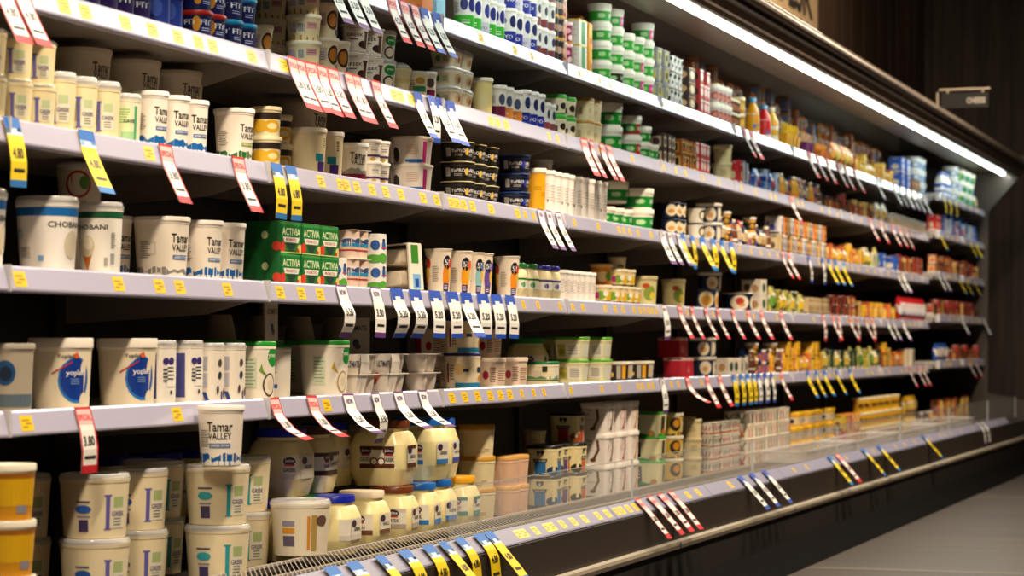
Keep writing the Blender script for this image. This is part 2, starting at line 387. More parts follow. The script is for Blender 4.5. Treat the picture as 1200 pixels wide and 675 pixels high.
# pale lettered board on the left wall above the case, under a warm spot
ya, yb = s_at(880, 3.26), s_at(957, 3.26)
pb = mk('wall_sign', None, loc=(-3.265, (ya + yb) / 2, 3.3)); hw = (yb - ya) / 2
mb = MB(); mb.box(-.018, .012, -hw, hw, -.85, 1.1, noise_mat('pale_timber', '8C7658', 'A89070', 3, .6, (9, 9, .5))); mk('board', mb.mesh('board'), pb)
yc = (s_at(908, 3.26) + s_at(952, 3.26)) / 2 - (ya + yb) / 2; wl_ = s_at(951, 3.26) - s_at(908, 3.26)
mb = MB(); tr, tw, th = text_tris('DESK', .03)
for t in tr: mb.face([(.0135, yc + p[0] * wl_ / tw, p[1] * .30 / th - .06) for p in t], M('1A1512', .6))
mk('lettering', mb.mesh('lettering'), pb); tag(pb, 'Pale board with dark lettering on the wall above the canopy', 'sign')
for yy_, e_ in ((s_at(915, 3.2), 150), (s_at(985, 3.2), 60), (s_at(1080, 3.2), 7)):
    sl = bpy.data.lights.new('wall_spot', 'SPOT'); sl.energy = e_; sl.color = (1, .74, .46); sl.spot_size = R(70); sl.spot_blend = 1; sl.shadow_soft_size = .1
    so = bpy.data.objects.new('wall_spot', sl); COL.objects.link(so); so.location = (-2.2, yy_ - .3, 4.7)
    so.rotation_euler = (Vector((-3.3, yy_, 3.0)) - Vector(so.location)).to_track_quat('-Z', 'Y').to_euler()

# ------------------------------------------------------------------ the refrigerated case
YA, YB = 2.7, 18.4
case = mk('refrigerated_display_case', None, loc=(-2.7, 0, 0)); CX = 2.7
def cpart(name, mb, **k): return mk(name, mb.mesh(name, **k), case)
def FLAT(h):
    m = M(h, .85); m.node_tree.nodes['Principled BSDF'].inputs['Specular IOR Level'].default_value = .15
    return m
def cprism(name, prof, mat, y0=YA, y1=YB):
    mb = MB(); mb.prism([(-a + CX, b + EYE) for a, b in prof], y0, y1, mat); return cpart(name, mb)
DARKB = noise_mat('dark_liner', '1B1816', '26211E', 60, .5)
mb = MB(); mb.box(-.46, -.40, YA, YB, .3, 2.36, DARKB)
for k in range(13):      # uprights with slots on the back
    y = 4.26 + 1.25 * (k - 1) - .02
    if y + .04 < YB: mb.box(-.40, -.385, y, y + .04, .36, 1.9, M('3A3634', .4, .6))
cpart('back_panel', mb)
mb = MB(); mb.box(-.399, -.392, YA, YB, .985 + EYE, 1.43 + EYE, M('A08C7C', .3, .5)); cpart('added_bounce_panel', mb)  # pale panel added to brighten the top shelf interior and its ceiling reflection
cprism('inner_ceiling', [(3.10, 1.425), (2.52, 1.42), (2.52, 1.435), (3.10, 1.44)], M('A89C92', .14, .9))
cprism('canopy', [(3.2, 1.445), (2.525, 1.445), (2.525, 1.300), (2.24, 1.302), (2.225, 1.268), (2.20, 1.266), (2.195, 1.282), (2.185, 1.284), (2.18, 1.274), (2.165, 1.276), (2.155, 1.30), (2.15, 1.335), (2.15, 1.40), (2.2, 1.415), (2.45, 1.485), (3.2, 1.485)], M('87786B', .4, .35))
cprism('fascia_band', [(2.149, 1.300), (2.142, 1.304), (2.140, 1.330), (2.149, 1.334)], M('2A211B', .4, .1))
cprism('trim_rail', [(2.149, 1.336), (2.128, 1.338), (2.118, 1.350), (2.118, 1.362), (2.126, 1.374), (2.149, 1.378)], M('A89C92', .3, .7))
LED = M('EEFFF0', .4, emit=9.5)
k = 0; y = 3.0
while y < YB - .2:
    y1 = min(y + 1.18, YB - .05); mb = MB(); mb.tube([(CX - 2.30, y, 1.283 + EYE), (CX - 2.30, y1, 1.283 + EYE)], .013, LED, 10)
    mb.box(CX - 2.315, CX - 2.285, y - .02, y, 1.27 + EYE, 1.30 + EYE, M('D8D6D0')); t = cpart('light_tube', mb); k += 1
    y = y1 + .035
mb = MB(); mb.tube([(CX - 2.165, 3.0, 1.402 + EYE), (CX - 2.165, s_at(962, 2.165), 1.402 + EYE)], .007, LED, 8); cpart('top_light_tube', mb)
cprism('light_channel', [(2.335, 1.301), (2.262, 1.301), (2.255, 1.288), (2.258, 1.288), (2.266, 1.298), (2.331, 1.298), (2.339, 1.288), (2.342, 1.288)], M('8A8680', .4))
cprism('base_pan', [(3.1, -.60), (2.14, -.60), (2.14, -.62), (3.1, -.62)], M('1E1B19', .5))
cprism('front_panel', [(2.145, -.552), (2.125, -.556), (2.118, -.66), (2.118, -.70), (2.15, -.70)], M('3B332E', .38, .2))
cprism('bumper', [(2.117, -.668), (2.098, -.672), (2.094, -.682), (2.098, -.696), (2.117, -.700)], M('A89C88', .4, .2))
cprism('lower_panel', [(2.15, -.70), (2.106, -.702), (2.092, -.80), (2.15, -.80)], FLAT('140E0A'))
cprism('kick_plate', [(2.20, -.801), (2.091, -.801), (2.062, -.929), (2.20, -.929)], FLAT('070504'))
mb = MB()
for k in range(9):
    y = 4.26 + 1.875 * k
    if y < YB: mb.box(CX - 2.1175, CX - 2.1165, y, y + .006, .262, .372, M('15110F', .5)); mb.box(CX - 2.0935, CX - 2.0925, y, y + .012, .236, .256, M('5A5248', .5))
cpart('panel_joint', mb)
cprism('end_panel', [(3.16, -.92), (2.13, -.92), (2.09, -.55), (2.13, -.42), (2.42, -.36), (2.42, 1.0), (2.20, 1.25), (2.10, 1.42), (3.16, 1.42)], M('3C322B', .5), YB, YB + .05)
tag(case, 'long refrigerated display case with lit canopy, dark front panel and pale bumper rail', 'display case')

# shelves with price strips
STRIP = M('BAB6CC', .22, coat=.6); LIP = M('E4DCD4', .35); UNDER = M('B4ABA2', .42, .15)
YEL = M('F2C400', .4); INK = M('A8800C', .5)
def ticket_mesh(width=.048, hgt=.032):
    mb = MB(); mb.box(-.0006, 0, -width / 2, width / 2, -hgt / 2, hgt / 2, YEL)
    for dz, dy0, dy1 in ((.006, -.016, .010), (-.001, -.004, .016), (-.008, -.016, .002)): mb.face([(.0003, dy0 * width / .042, dz - .0016), (.0003, dy1 * width / .042, dz - .0016), (.0003, dy1 * width / .042, dz + .0022), (.0003, dy0 * width / .042, dz + .0022)], INK)
    return mb.mesh('price_ticket')
TICK = ticket_mesh(); TICKS = ticket_mesh(.03, .026)
_shelf = {}
def shelf_meshes(L, dep):
    k = (round(L, 3), dep)
    if k in _shelf: return _shelf[k]
    mb = MB(); g = .003
    mb.prism([(-dep, -.004), (-.004, -.004), (-.003, -.050), (-.006, -.052), (-.016, -.050), (-.020, -.026), (-dep, -.026)], g, L - g, UNDER); deck = mb.mesh('deck')
    mb = MB(); mb.prism([(-.004, .001), (0, .0005), (.004, -.004), (.0155, -.046), (.0150, -.050), (-.002, -.054), (-.0035, -.048), (.012, -.046), (.0015, -.005), (-.004, -.003)], g + .002, L - g - .002, STRIP); strip = mb.mesh('price_strip')
    mb = MB(); mb.box(-.004, .0165, -.002, .004, -.052, .002, M('C9C4C4', .3)); cap = mb.mesh('end_cap')
    br = []
    for y in (.006, L - .010):
        mb = MB(); b = len(mb.v); P = [(-.03, -.026), (-.03, -.048), (-.16, -.082), (-dep + .02, -.105), (-dep + .02, -.026)]
        mb.prism(P[::-1], y, y + .004, M('A59D95', .4, .2)); br.append(mb.mesh('bracket'))
    _shelf[k] = (deck, strip, cap, br); return _shelf[k]
MOD = ['nearest', 'second', 'third', 'fourth', 'fifth', 'sixth', 'seventh', 'eighth', 'ninth', 'tenth', 'eleventh', 'twelfth']
tilt = math.atan2(.0115, .042)
def add_shelf(a, s0, s1, b, tier, idx, ticks):
    L = s1 - s0; root = mk('case_shelf', None, loc=(-a, s0, b + EYE)); dk, st, cap, br = shelf_meshes(L, .57)
    mk('deck', dk, root); sp = mk('price_strip', st, root); mk('end_cap', cap, root)
    for m in br: mk('bracket', m, root)
    for y, big in ticks: mk('price_ticket', TICK if big else TICKS, sp, (.0108, y, -.026), (0, -tilt, 0))
    tag(root, '%s, %s bay from the camera, white price strip' % (TIER[tier].capitalize() + ' of the case', MOD[idx]), 'shelf', 'shelves of the display case')
TP = {1: [70, 95, 142, 174, 204, 228, 245, 291, 328, 458, 466, 478, 572, 580, 590, 640, 650, 700, 712, 738],
      0: [676, 700, 712, 736, 560, 600, 620], 2: [170, 372, 395, 402, 414, 432, 448, 466, 492, 508, 525, 532, 540, 550, 572, 603, 612, 622, 670, 698, 722, 728, 735, 745, 760],
      3: [18, 134, 182, 206, 262, 324, 349, 371, 547, 610, 627, 653, 668, 680, 706, 718, 727, 740, 747, 752, 757, 761, 766],
      4: [26, 203, 379, 526, 541, 556, 571, 583, 594, 608, 622, 634, 666, 702, 723, 745, 750, 757, 762]}
rt = random.Random(12)
for tier in range(5):
    bounds = [3.01 + 1.25 * k for k in range(11)]
    bounds = bounds[:-1] + [14.26, S_END] if False else [b for b in bounds if b < 15] + [S_END]
    tks = [s_at(p, D0) for p in TP[tier]]
    s = bounds[5]
    s = 9.3
    while s < S_END - .1:
        if rt.random() < .75: tks.append(s)
        s += rt.uniform(.1, .3)
    for i in range(len(bounds) - 1):
        s0, s1 = bounds[i], bounds[i + 1]
        add_shelf(D0, s0, s1, TB[tier], tier, i, [(t - s0, t < 7.5) for t in tks if s0 + .03 < t < s1 - .03])
    s0 = S_END + .05
    for i, s1 in ((len(bounds) - 1, 17.2), (len(bounds), 18.36)):
        add_shelf(D0 - .06, s0, s1, TB2[tier], tier, i, [(rt.uniform(.1, s1 - s0 - .1), 0) for _ in range(5)]); s0 = s1 + .004
# bottom deck: price rail, wire grille and clear upstands, bay by bay
RA, RB_ = 2.168, -.512
gm = MB(); MC = M('CFC4B8', .35, .1); W0, LB = .285, 1.246
for sg_ in (1,):                                   # expanded metal: two families of slanting strands
    step = .026; ex = W0 / math.tan(R(27)); k = -int(ex / step) - 1
    while k * step < LB:
        y0 = k * step; y1 = y0 + ex; xa, xb = (-.002, -W0) if sg_ > 0 else (-W0, -.002)
        ta = max(0, (0 - y0) / ex); tb = min(1, (LB - y0) / ex)
        if tb - ta > .02:
            A = (xa + (xb - xa) * ta, y0 + ex * ta); B = (xa + (xb - xa) * tb, y0 + ex * tb); h = .0008
            gm.rings([[(p[0], p[1] - 2 * h, z0), (p[0], p[1] + 2 * h, z0), (p[0], p[1] + 2 * h, z0 + .0016), (p[0], p[1] - 2 * h, z0 + .0016)] for p, z0 in ((A, -.001 * (sg_ + 1)), (B, -.001 * (sg_ + 1)))], MC)
        k += 1
for x_ in (-.004, -.145, -.281): gm.box(x_ - .003, x_ + .003, 0, LB, -.008, -.001, MC)
GR = gm.mesh('wires')
rm = MB(); rm.prism([(-.004, 0), (0, .001), (.036, -.036), (.038, -.040), (.034, -.044), (-.004, -.010)], .003, 1.247, M('86849C', .5)); RAIL = rm.mesh('rail')
pm = MB(); pm.box(-.92, -.285, .002, 1.248, -.052, -.047, FLAT('2A2522')); PLATE = pm.mesh('tray')
TPD = [600, 607, 620, 634, 640, 652, 665, 678, 694, 705, 716, 722, 730, 738, 800, 812, 822, 850, 925, 940]
sD = [s_at(p, RA) for p in TPD]; s = 11.3
while s < 18: sD.append(s); s += rt.uniform(.15, .5)
for i in range(13):
    s0 = 2.37 + 1.25 * i
    if s0 + 1.25 > YB: break
    g = mk('deck_tray', None, loc=(-RA, s0, RB_ + EYE)); mk('wire_grille', GR, g, (0, 0, -.022)); mk('tray', PLATE, g)
    r_ = mk('price_rail', RAIL, g)
    for t in sD:
        if s0 + .03 < t < s0 + 1.22: mk('price_ticket', TICK if t < 9 else TICKS, r_, (.0195, t - s0, -.0185), (0, -R(45), 0))
    tag(g, 'Bottom deck tray with wire grille front, %s bay from the camera' % MOD[i], 'tray', 'wire fronted trays of the bottom deck')
s0 = 6.02
for i in range(7):
    s1 = min(s0 + 1.785, 18.3)
    if s1 - s0 < .5: break
    mb = MB(); mb.box(-.0018, .0018, .003, s1 - s0 - .003, -.022, .130, ACRYL)
    mb.box(-.0035, .0035, s1 - s0 - .008, s1 - s0 - .003, -.022, .130, clear_mat('acrylic_edge', 'DDE2E0', .55)); mb.box(-.0022, .0022, .003, s1 - s0 - .003, .1295, .132, clear_mat('acrylic_edge', 'DDE2E0', .55))
    o = mk('clear_divider', mb.mesh('clear_divider'), loc=(-2.205, s0, RB_ + EYE)); tag(o, 'Clear upright plastic barrier along the bottom deck front, %s panel from the camera' % MOD[i], 'barrier', 'clear barriers on the bottom deck')
    s0 = s1 + .004
# blade sign on the canopy
sg = mk('hanging_sign', None, loc=(-2.13, 14.0, 2.34)); mb = MB()
mb.tube([(0, 0, -.06), (0, 0, .045), (.012, 0, .06), (.30, 0, .06)], .007, M('B8A994', .4, .3)); mk('bracket_arm', mb.mesh('bracket_arm'), sg)
mb = MB(); mb.box(.022, .292, -.006, .006, -.045, .042, M('15120F', .4)); mk('sign_panel', mb.mesh('sign_panel'), sg)
mb = MB(); tr, tw, th = text_tris('CHEESE', .03)
for t in tr: mb.face([(p[0] * .032 + .222, -.0068, p[1] * .045 - .005) for p in t], M('D8CFC0', .5))
mk('lettering', mb.mesh('lettering'), sg)
for x_ in (.06, .26): mb = MB(); mb.box(x_ - .006, x_ + .006, -.008, .008, .04, .066, M('B8A994', .4, .3)); mk('clip', mb.mesh('clip'), sg)
tag(sg, 'Small dark cheese sign hanging from a pale bracket on the canopy', 'sign')

# ------------------------------------------------------------------ hanging price tags
def tag_mesh(kind, path, price, width=.068):
    """path: list of (out, down) points in metres from the strip's top edge"""
    ps = [Vector(p) for p in path]; L = [0]
    for i in range(1, len(ps)): L.append(L[-1] + (ps[i] - ps[i - 1]).length)
    T = L[-1]
    def at(t):
        d = t * T
        for i in range(1, len(ps)):
            if d <= L[i] + 1e-9: q = (d - L[i - 1]) / (L[i] - L[i - 1]); p = ps[i - 1].lerp(ps[i], q); n = (ps[i] - ps[i - 1]).normalized(); return p, Vector((n.y, n.x * -1)) if False else Vector((n.y, -n.x))
    mb = MB(); hw = width / 2
    C = {'red': ('C4081C', 'ECB8B2', 'EEE8E0', 'C4081C'), 'blue': ('0C44AC', '0C44AC', 'EEEAE4', '0C44AC'), 'yellow': ('1468BC', '1468BC', 'F2D000', '1870B8'), 'purple': ('6A2C86', 'EDE6EE', 'F3EFE8', '5E2A78')}[kind]
    def quad(t0, t1, y0, y1, col, lift, back=False):
        n = max(1, int((t1 - t0) * 14)); m = M(col, .6)
        for i in range(n):
            a = t0 + (t1 - t0) * i / n; b = t0 + (t1 - t0) * (i + 1) / n
            (pa, na), (pb_, nb) = at(a + 1e-4), at(b - 1e-4)
            s_ = -1 if back else 1
            A = pa + na * lift * s_; B = pb_ + nb * lift * s_
            f = [(A.x, y0, -A.y), (A.x, y1, -A.y), (B.x, y1, -B.y), (B.x, y0, -B.y)]
            mb.face(f[::-1] if not back else f, m)
    quad(0, 1, -hw, hw, C[2], .0002); quad(0, 1, -hw, hw, C[2], .0002, True)
    e = .0006
    if kind == 'red':
        quad(0, 1, -hw, -hw + .0055, C[0], e); quad(0, 1, hw - .0055, hw, C[0], e); quad(0, .04, -hw, hw, C[0], e); quad(.04, .27, -hw + .005, hw - .005, C[1], e); quad(.88, 1, -hw, hw, C[0], e)
    elif kind == 'purple':
        quad(.0, .03, -hw, hw, C[0], e); quad(0, .3, -hw, -hw + .003, C[0], e); quad(0, .3, hw - .003, hw, C[0], e); quad(.9, 1, -hw, hw, C[3], e)
    else:
        quad(0, .16, -hw, hw, C[0], e); quad(.9, 1, -hw, hw, C[3], e); quad(.16, .24, -hw, -hw + .02, C[0], e); quad(.16, .21, hw - .02, hw, C[0], e)
        if kind == 'yellow': quad(.16, .26, -hw, hw, 'C8DCEC', e)
    quad(.74, .79, -hw + .012, hw - .010, '1E1A18', e)
    def word(s, t, size, col, mw):
        tr, tw, th = text_tris(s, .03); sx = min(size, mw / tw)
        for q in tr:
            f = []
            for x_, y_ in q: p, n = at(min(.999, max(.001, t - y_ * size / T))); p = p + n * .0009; f.append((p.x, x_ * sx, -p.y))
            mb.face(f, M(col, .5))
    word(price, .52, .029, '26201C', .045)
    if kind == 'red': word('SPECIAL', .16, .018, 'D8182A', .054)
    if kind == 'purple': word('NOW', .14, .02, '5A2A70', .04)
    return mb.mesh('price_tag')
PATHS = {'out': [(.004, 0), (.014, .045), (.036, .09), (.060, .135)], 'down': [(.004, 0), (.0175, .05), (.024, .09), (.022, .14)], 'back': [(.004, 0), (.0175, .048), (.032, .075), (.030, .105), (.014, .14)],
         'curl': [(.004, 0), (.018, .045), (.05, .08), (.085, .098), (.10, .105)], 'deck': [(.002, -.004), (.040, .034), (.052, .06), (.060, .14)], 'deckout': [(.002, -.004), (.040, .034), (.085, .085), (.118, .125)]}
_tg = {}
def price_tags(tier, pxs, kind, path, desc, price='4.80', rot=0, jit=.06, seed=1):
    rnd = random.Random(seed + tier * 7 + int(pxs[0])); n = len(pxs)
    for i, px in enumerate(pxs):
        if tier == 5: a, b = RA, RB_
        else: a, b = D0, TB[tier]
        s = s_at(px, a)
        if s > S_END and tier < 5: a = D0 - .06; b = TB2[tier]; s = s_at(px, a)
        pth = path if isinstance(path, str) else path[i % len(path)]
        k = (kind, pth, price)
        if k not in _tg: _tg[k] = tag_mesh(kind, [(x_, z_ ) for x_, z_ in PATHS[pth]], price)
        o = mk('price_tag', _tg[k], loc=(-a + .0025, s, b + EYE + .0015), rot=(rnd.uniform(-jit, jit) * .5, rnd.uniform(-jit, jit) * .3, rot + rnd.uniform(-jit, jit)))
        if abs(o.rotation_euler[2]) > .03: o.location.x += .034 * abs(math.sin(o.rotation_euler[2]))
        lab = desc if n == 1 else '%s, %s of %d from near end' % (desc, ordn[i], n)
        tag(o, lab, 'price tag', None if n == 1 else desc)
price_tags(1, [-2, 20], 'red', 'out', 'Red bordered price tag above small purple pillar tubs')
price_tags(1, [338, 348, 360, 374, 386, 405, 413, 437], 'red', 'out', 'Red bordered price tag below the stacked custard tubs', '3.80')
price_tags(1, [486, 501, 512, 524], 'blue', ['out', 'down', 'out'], 'Blue and white price tag below the parfait cups', '5.20')
price_tags(0, [384, 404, 420], 'purple', 'out', 'Purple edged price tag above stacked cream pots', '3.50')
price_tags(0, [455, 470, 482], 'red', 'out', 'Red bordered price tag hanging from the top shelf', '4.20')
price_tags(0, [494, 508], 'blue', 'out', 'Blue ended price tag hanging from the top shelf', '5.20')
price_tags(0, [870, 878, 946, 956, 967, 980, 989, 1000], 'red', 'out', 'Narrow pale red price tag along top shelf edge', '4.20')
price_tags(0, [1026, 1046, 1053, 1060, 1067, 1074, 1081], 'purple', 'out', 'Pale purple price tag along top shelf edge', '4.20')
price_tags(0, [1104, 1110, 1117], 'yellow', 'down', 'Yellow price tag near far end of top shelf')
price_tags(2, [8, 97], 'yellow', ['down', 'out'], 'Yellow and blue price tag over large blue banded tubs', '4.80')
price_tags(2, [190, 275], 'red', 'out', 'Red bordered price tag above the mountain print tubs', '3.80')
price_tags(2, [320, 337], 'yellow', 'down', 'Yellow and blue price tag above the green multipacks', '4.80')
price_tags(1, [681, 690, 702, 711], 'red', 'out', 'Red bordered price tag below green banded tubs', '3.80')
price_tags(2, [630, 640, 651], 'purple', 'out', 'Purple ended price tag below the plain white pots', '3.50')
price_tags(2, [773, 782, 792], 'purple', 'out', 'Purple ended price tag below navy dip tubs', '3.50')
price_tags(2, [797, 808, 820, 832, 843, 854], 'yellow', ['out', 'down'], 'Yellow price tag below navy dip tubs', '2.50')
price_tags(1, [925], 'red', 'out', 'Single red price tag hanging mid way on second shelf')
price_tags(1, [1018, 1030, 1044, 1052, 1060], 'red', 'out', 'Pale red price tag far along the second shelf')
price_tags(1, [1100, 1135, 1142], 'yellow', 'out', 'Yellow price tag near far end of second shelf')
price_tags(2, [914, 922], 'red', 'out', 'Wide pale price tag beside the tan boxes')
price_tags(2, [945, 961], 'blue', 'down', 'Blue edged price tag below the yellow packs')
price_tags(2, [969, 977, 986], 'yellow', 'out', 'Yellow price tag below the yellow packs', '2.50')
price_tags(2, [1050, 1056, 1098, 1104], 'purple', 'out', 'Pale purple price tag far along third shelf')
price_tags(2, [1122, 1130, 1140], 'yellow', 'out', 'Yellow price tag near far end of third shelf')
price_tags(3, [396], 'purple', 'back', 'Purple ended price tag curling below red banded cups', '3.50')
price_tags(3, [436], 'purple', 'down', 'Purple ended price tag hanging below the tipped packs', '3.50')
price_tags(3, [459, 481, 504, 524, 541, 560, 576, 593], 'blue', ['back', 'back', 'down', 'down', 'out', 'down', 'down', 'down'], 'Blue and white price tag below the oval logo tubs', '5.20', rot=-.15)
price_tags(3, [775], 'purple', 'down', 'Purple ended price tag above the red packs', '3.50')
price_tags(3, [794, 808, 824, 838, 856, 874, 890], 'red', 'out', 'Red ended price tag above the navy and red packs', '3.80')
price_tags(3, [913], 'red', 'out', 'Broad red ended tag before the blue topped tags')
price_tags(3, [962, 974, 980, 994, 1002, 1012, 1020], 'red', ['down', 'out'], 'Narrow red price tag above green and yellow bags')
price_tags(3, [1038, 1045, 1056, 1126, 1152], 'purple', 'out', 'Narrow purple price tag far along fourth shelf')
price_tags(4, [93], 'red', 'down', 'Red bordered price tag below the second blue swirl tub', '3.80')
price_tags(4, [317, 362], 'red', 'curl', 'Red bordered price tag curling above the large jars', '3.80')
price_tags(4, [404, 436, 463, 492], 'purple', ['curl', 'back', 'curl', 'curl'], 'Purple edged price tag curling above brown lidded jar', '3.50')
price_tags(4, [773], 'purple', 'down', 'Purple ended price tag above green lidded tub', '3.50')
price_tags(4, [803, 826, 841], 'red', ['curl', 'out', 'out'], 'Red ended price tag above the stacked trays', '3.80')
price_tags(4, [857, 866, 873, 880], 'yellow', 'down', 'Yellow price tag above the butterfly print packs', '2.50')
price_tags(4, [886, 894, 901], 'blue', 'down', 'Blue topped price tag above the butterfly print packs')
price_tags(4, [913], 'red', 'out', 'Single red ended tag after the blue topped tags')
price_tags(4, [944, 954, 964, 978, 994], 'yellow', 'out', 'Yellow price tag above the yellow cheese packs', '2.50')
price_tags(4, [1064, 1074, 1080, 1134, 1142], 'red', 'out', 'Pale red price tag far along lowest shelf')
price_tags(5, [383, 409, 441, 470, 497, 515, 535, 557], 'yellow', ['deck', 'deck', 'deckout', 'deck', 'deck', 'deckout', 'deck', 'deck'], 'Yellow and blue price tag on the near deck rail', '4.80')
price_tags(5, [569], 'yellow', 'deckout', 'Yellow and blue price tag flaring out past the rest on deck rail', '4.80')
price_tags(5, [744, 758, 771, 783], 'red', 'deckout', 'Red bordered price tag on the deck rail', '3.80')
price_tags(5, [864, 878, 893], 'blue', 'deckout', 'Blue ended price tag on the deck rail', '5.20')
price_tags(5, [969, 1008, 1027, 1079], 'yellow', ['deckout', 'deckout', 'deckout'], 'Yellow price tag far along the deck rail')
price_tags(5, [978], 'red', 'deckout', 'Lone pale red price tag far along the deck rail')
price_tags(5, [1144, 1149], 'purple', 'deck', 'White price tag at far end of deck rail')

# clear open bins standing on the deck behind the rail
for i, (pa, pb2) in enumerate(((925, 985), (990, 1035), (1042, 1085), (1092, 1150))):
    y0, y1 = s_at(pa, 2.3), s_at(pb2, 2.3); L = min(y1 - y0, 1.3); mb = MB(); c = clear_mat('bin_plastic', 'EDE6E4', .22, .15)
    for q in ((0, .004, 0, L), (.20, .204, 0, L), (0, .204, 0, .004), (0, .204, L - .004, L)): mb.box(q[0], q[1], q[2], q[3], 0, .05, c)
    mb.box(0, .204, 0, L, 0, .003, c); o = mk('deck_bin', None, loc=(-2.425, y0, EYE - .532)); mk('tub', mb.mesh('tub'), o)
    mb = MB(); w = M('E8E2DE', .3)
    for q in ((-.004, .006, -.004, L + .004), (.198, .208, -.004, L + .004), (.006, .198, -.004, .006), (.006, .198, L - .006, L + .004)): mb.box(q[0], q[1], q[2], q[3], .048, .055, w)
    mk('rim', mb.mesh('rim'), o); tag(o, 'Clear shallow bin with white rim on the deck grille, %s along' % ordn[i], 'bin', 'clear bins on the deck grille')
# ------------------------------------------------------------------ products
CR = 'EFDFB4'; WH = 'F3EBDE'
def nut(c, x=0, y=50, w=26, h=46, col='8A8478'): return ('lines', c, x, y, w, h, 8, col)
def pillar(c, x, y0, y1, col, w=9): return [('rect', c, x, (y0 + y1) / 2, w, y1 - y0, col), ('rect', c, x, y1, w * 1.7, 4, col), ('rect', c, x, y0, w * 1.7, 3, col)]
def greek(h, col, c=-20, t='GREEK', panel='E9E4CE', g='C4CE9C', f=1.0):
    y0, y1 = h * .18, h * .78
    return pillar(c, -19 * f, y0, y1, col, 8 * f) + [('rect', c, 3 * f, (y0 + y1) / 2, 30 * f, (y1 - y0) * .95, panel), ('rect', c, 3 * f, y1 - 12 * f, 22 * f, 19 * f, g), ('txt', c, 3 * f, h * .45, 12 * f, t, '4A2C68', 1, 29 * f), ('lines', c, 3 * f, h * .3, 20 * f, 16 * f, 3, '8A7F70')]
def tamar(h, w, top='1C1A1A', base=None, style='GREEK STYLE', c=-18, scol='4A6FA8', f=1.0):
    base = base or '1462A8'
    return [('wave', None, 3, h * .2, h * .055, 22, base, 5), ('wave', None, 3, h * .1, h * .04, 26, WH, 8), ('txt', c, 0, h * .72, 27 * f, 'Tamar', top, 1, 52 * f), ('txt', c, 0, h * .55, 19 * f, 'VALLEY', top, 1, 48 * f), ('rect', c, 0, h * .38, 44 * f, 9 * f, scol), ('txt', c, 0, h * .38, 6 * f, style, WH, 1, 38 * f), nut(-105, 0, h * .5, 26 * f, h * .32)]
P = {}
P['greek_s'] = tub(92, 94, taper=.86, col='F0DFAE', lid=CLEAR, lidh=8, style='clear', items=greek(80, '6B68A8', -35, f=.9) + pillar(-95, 0, 16, 62, '7A76B0', 8) + [nut(-125, 0, 40, 20, 34)])
P['greek_t'] = tub(92, 128, taper=.86, col='F0DFAE', lid=LIDCLEAR, lidh=16, style='clear', items=greek(104, '6466B4', -38) + pillar(-98, 0, 20, 84, '6466B4', 9) + [nut(-75, 0, 52, 18, 44)])
P['greek_g'] = tub(92, 112, taper=.88, col='F0E4C4', lid=LIDCLEAR, lidh=12, style='clear', items=[('rect', -60, 0, 48, 46, 70, 'DCE6B4'), ('lines', -60, 0, 60, 38, 34, 6, '8DB25C'), ('txt', -30, 0, 50, 10, 'GREEK', '2A2228', 1, 34), ('rect', -12, 0, 46, 8, 76, '4FA870'), ('rect', -40, 0, 18, 30, 16, 'A8D098')])
P['tamar_s'] = tub(86, 130, taper=.86, col='F5EADA', lid='F4EEE4', items=tamar(118, 86, f=.95))
P['tamar_m'] = tub(104, 134, taper=.87, col='F3E7D6', lid='F4EEE4', items=tamar(118, 100, scol='8A9A20', base='2C6A34') + [])
P['tamar_l'] = tub(136, 144, taper=.86, col='F3E7D6', lid='F0E8DC', items=[('wave', None, 3, 22, 7, 30, '8A857E', 5), ('wave', None, 3, 12, 6, 30, 'EFE4D4', 9), ('rect', -95, 0, 70, 34, 30, 'D8CDBE'), ('rect', -95, 0, 70, 26, 22, 'EDE2D2')] + tamar(130, 120, base='9A958C', f=1.1)[2:])
P['tamar_b'] = tub(112, 144, taper=.87, col='F3E7D6', lid='F4EEE4', items=tamar(130, 110, style='GREEK STYLE'))
P['tamar_d'] = tub(112, 140, taper=.87, col='F3E7D6', lid='F4EEE4', items=tamar(128, 110, f=1.15, c=-62, base='0F5AA0'))
P['tamar_r'] = tub(104, 108, taper=.87, col='F3E7D6', lid='F4EEE4', items=[('wave', None, 6, 34, 6, 26, '9A958C', 5), ('band', None, 3, 22, '7E1238')] + tamar(100, 100, base='7E1238', c=-40)[2:4])
P['bucket'] = tub(165, 170, taper=.88, col='E0D2BC', lid='D8CCB8', items=[('wave', None, 3, 30, 9, 26, '6E685E', 5)] + tamar(150, 150, base='77706A', scol='8E7E60', f=1.5)[2:5])
P['bucket_s'] = tub(150, 118, taper=.88, col='E0D2BC', lid='D8CCB8', items=[('wave', None, 3, 26, 8, 24, '1462A8', 5)] + tamar(104, 140, base='1462A8', f=1.1)[2:5])
P['chob_b'] = tub(138, 160, taper=.86, col='F4EEE6', lid=LIDCLEAR, lidh=14, style='clear', items=[('band', None, 118, 136, '1668B4'), ('txt', 2, 0, 100, 17, 'CHOBANI', '2A2624', 1, 92), ('lines', -110, 0, 80, 34, 22, 5, '8FB0D0'), ('rect', -100, 8, 40, 30, 26, 'CDC5BA'), ('lines', -100, 8, 40, 24, 20, 4, '6A6660'), ('rect', -55, 0, 28, 12, 12, '6FA8DC'), ('ell', 14, 0, 58, 22, 30, 'D8CBB0')])
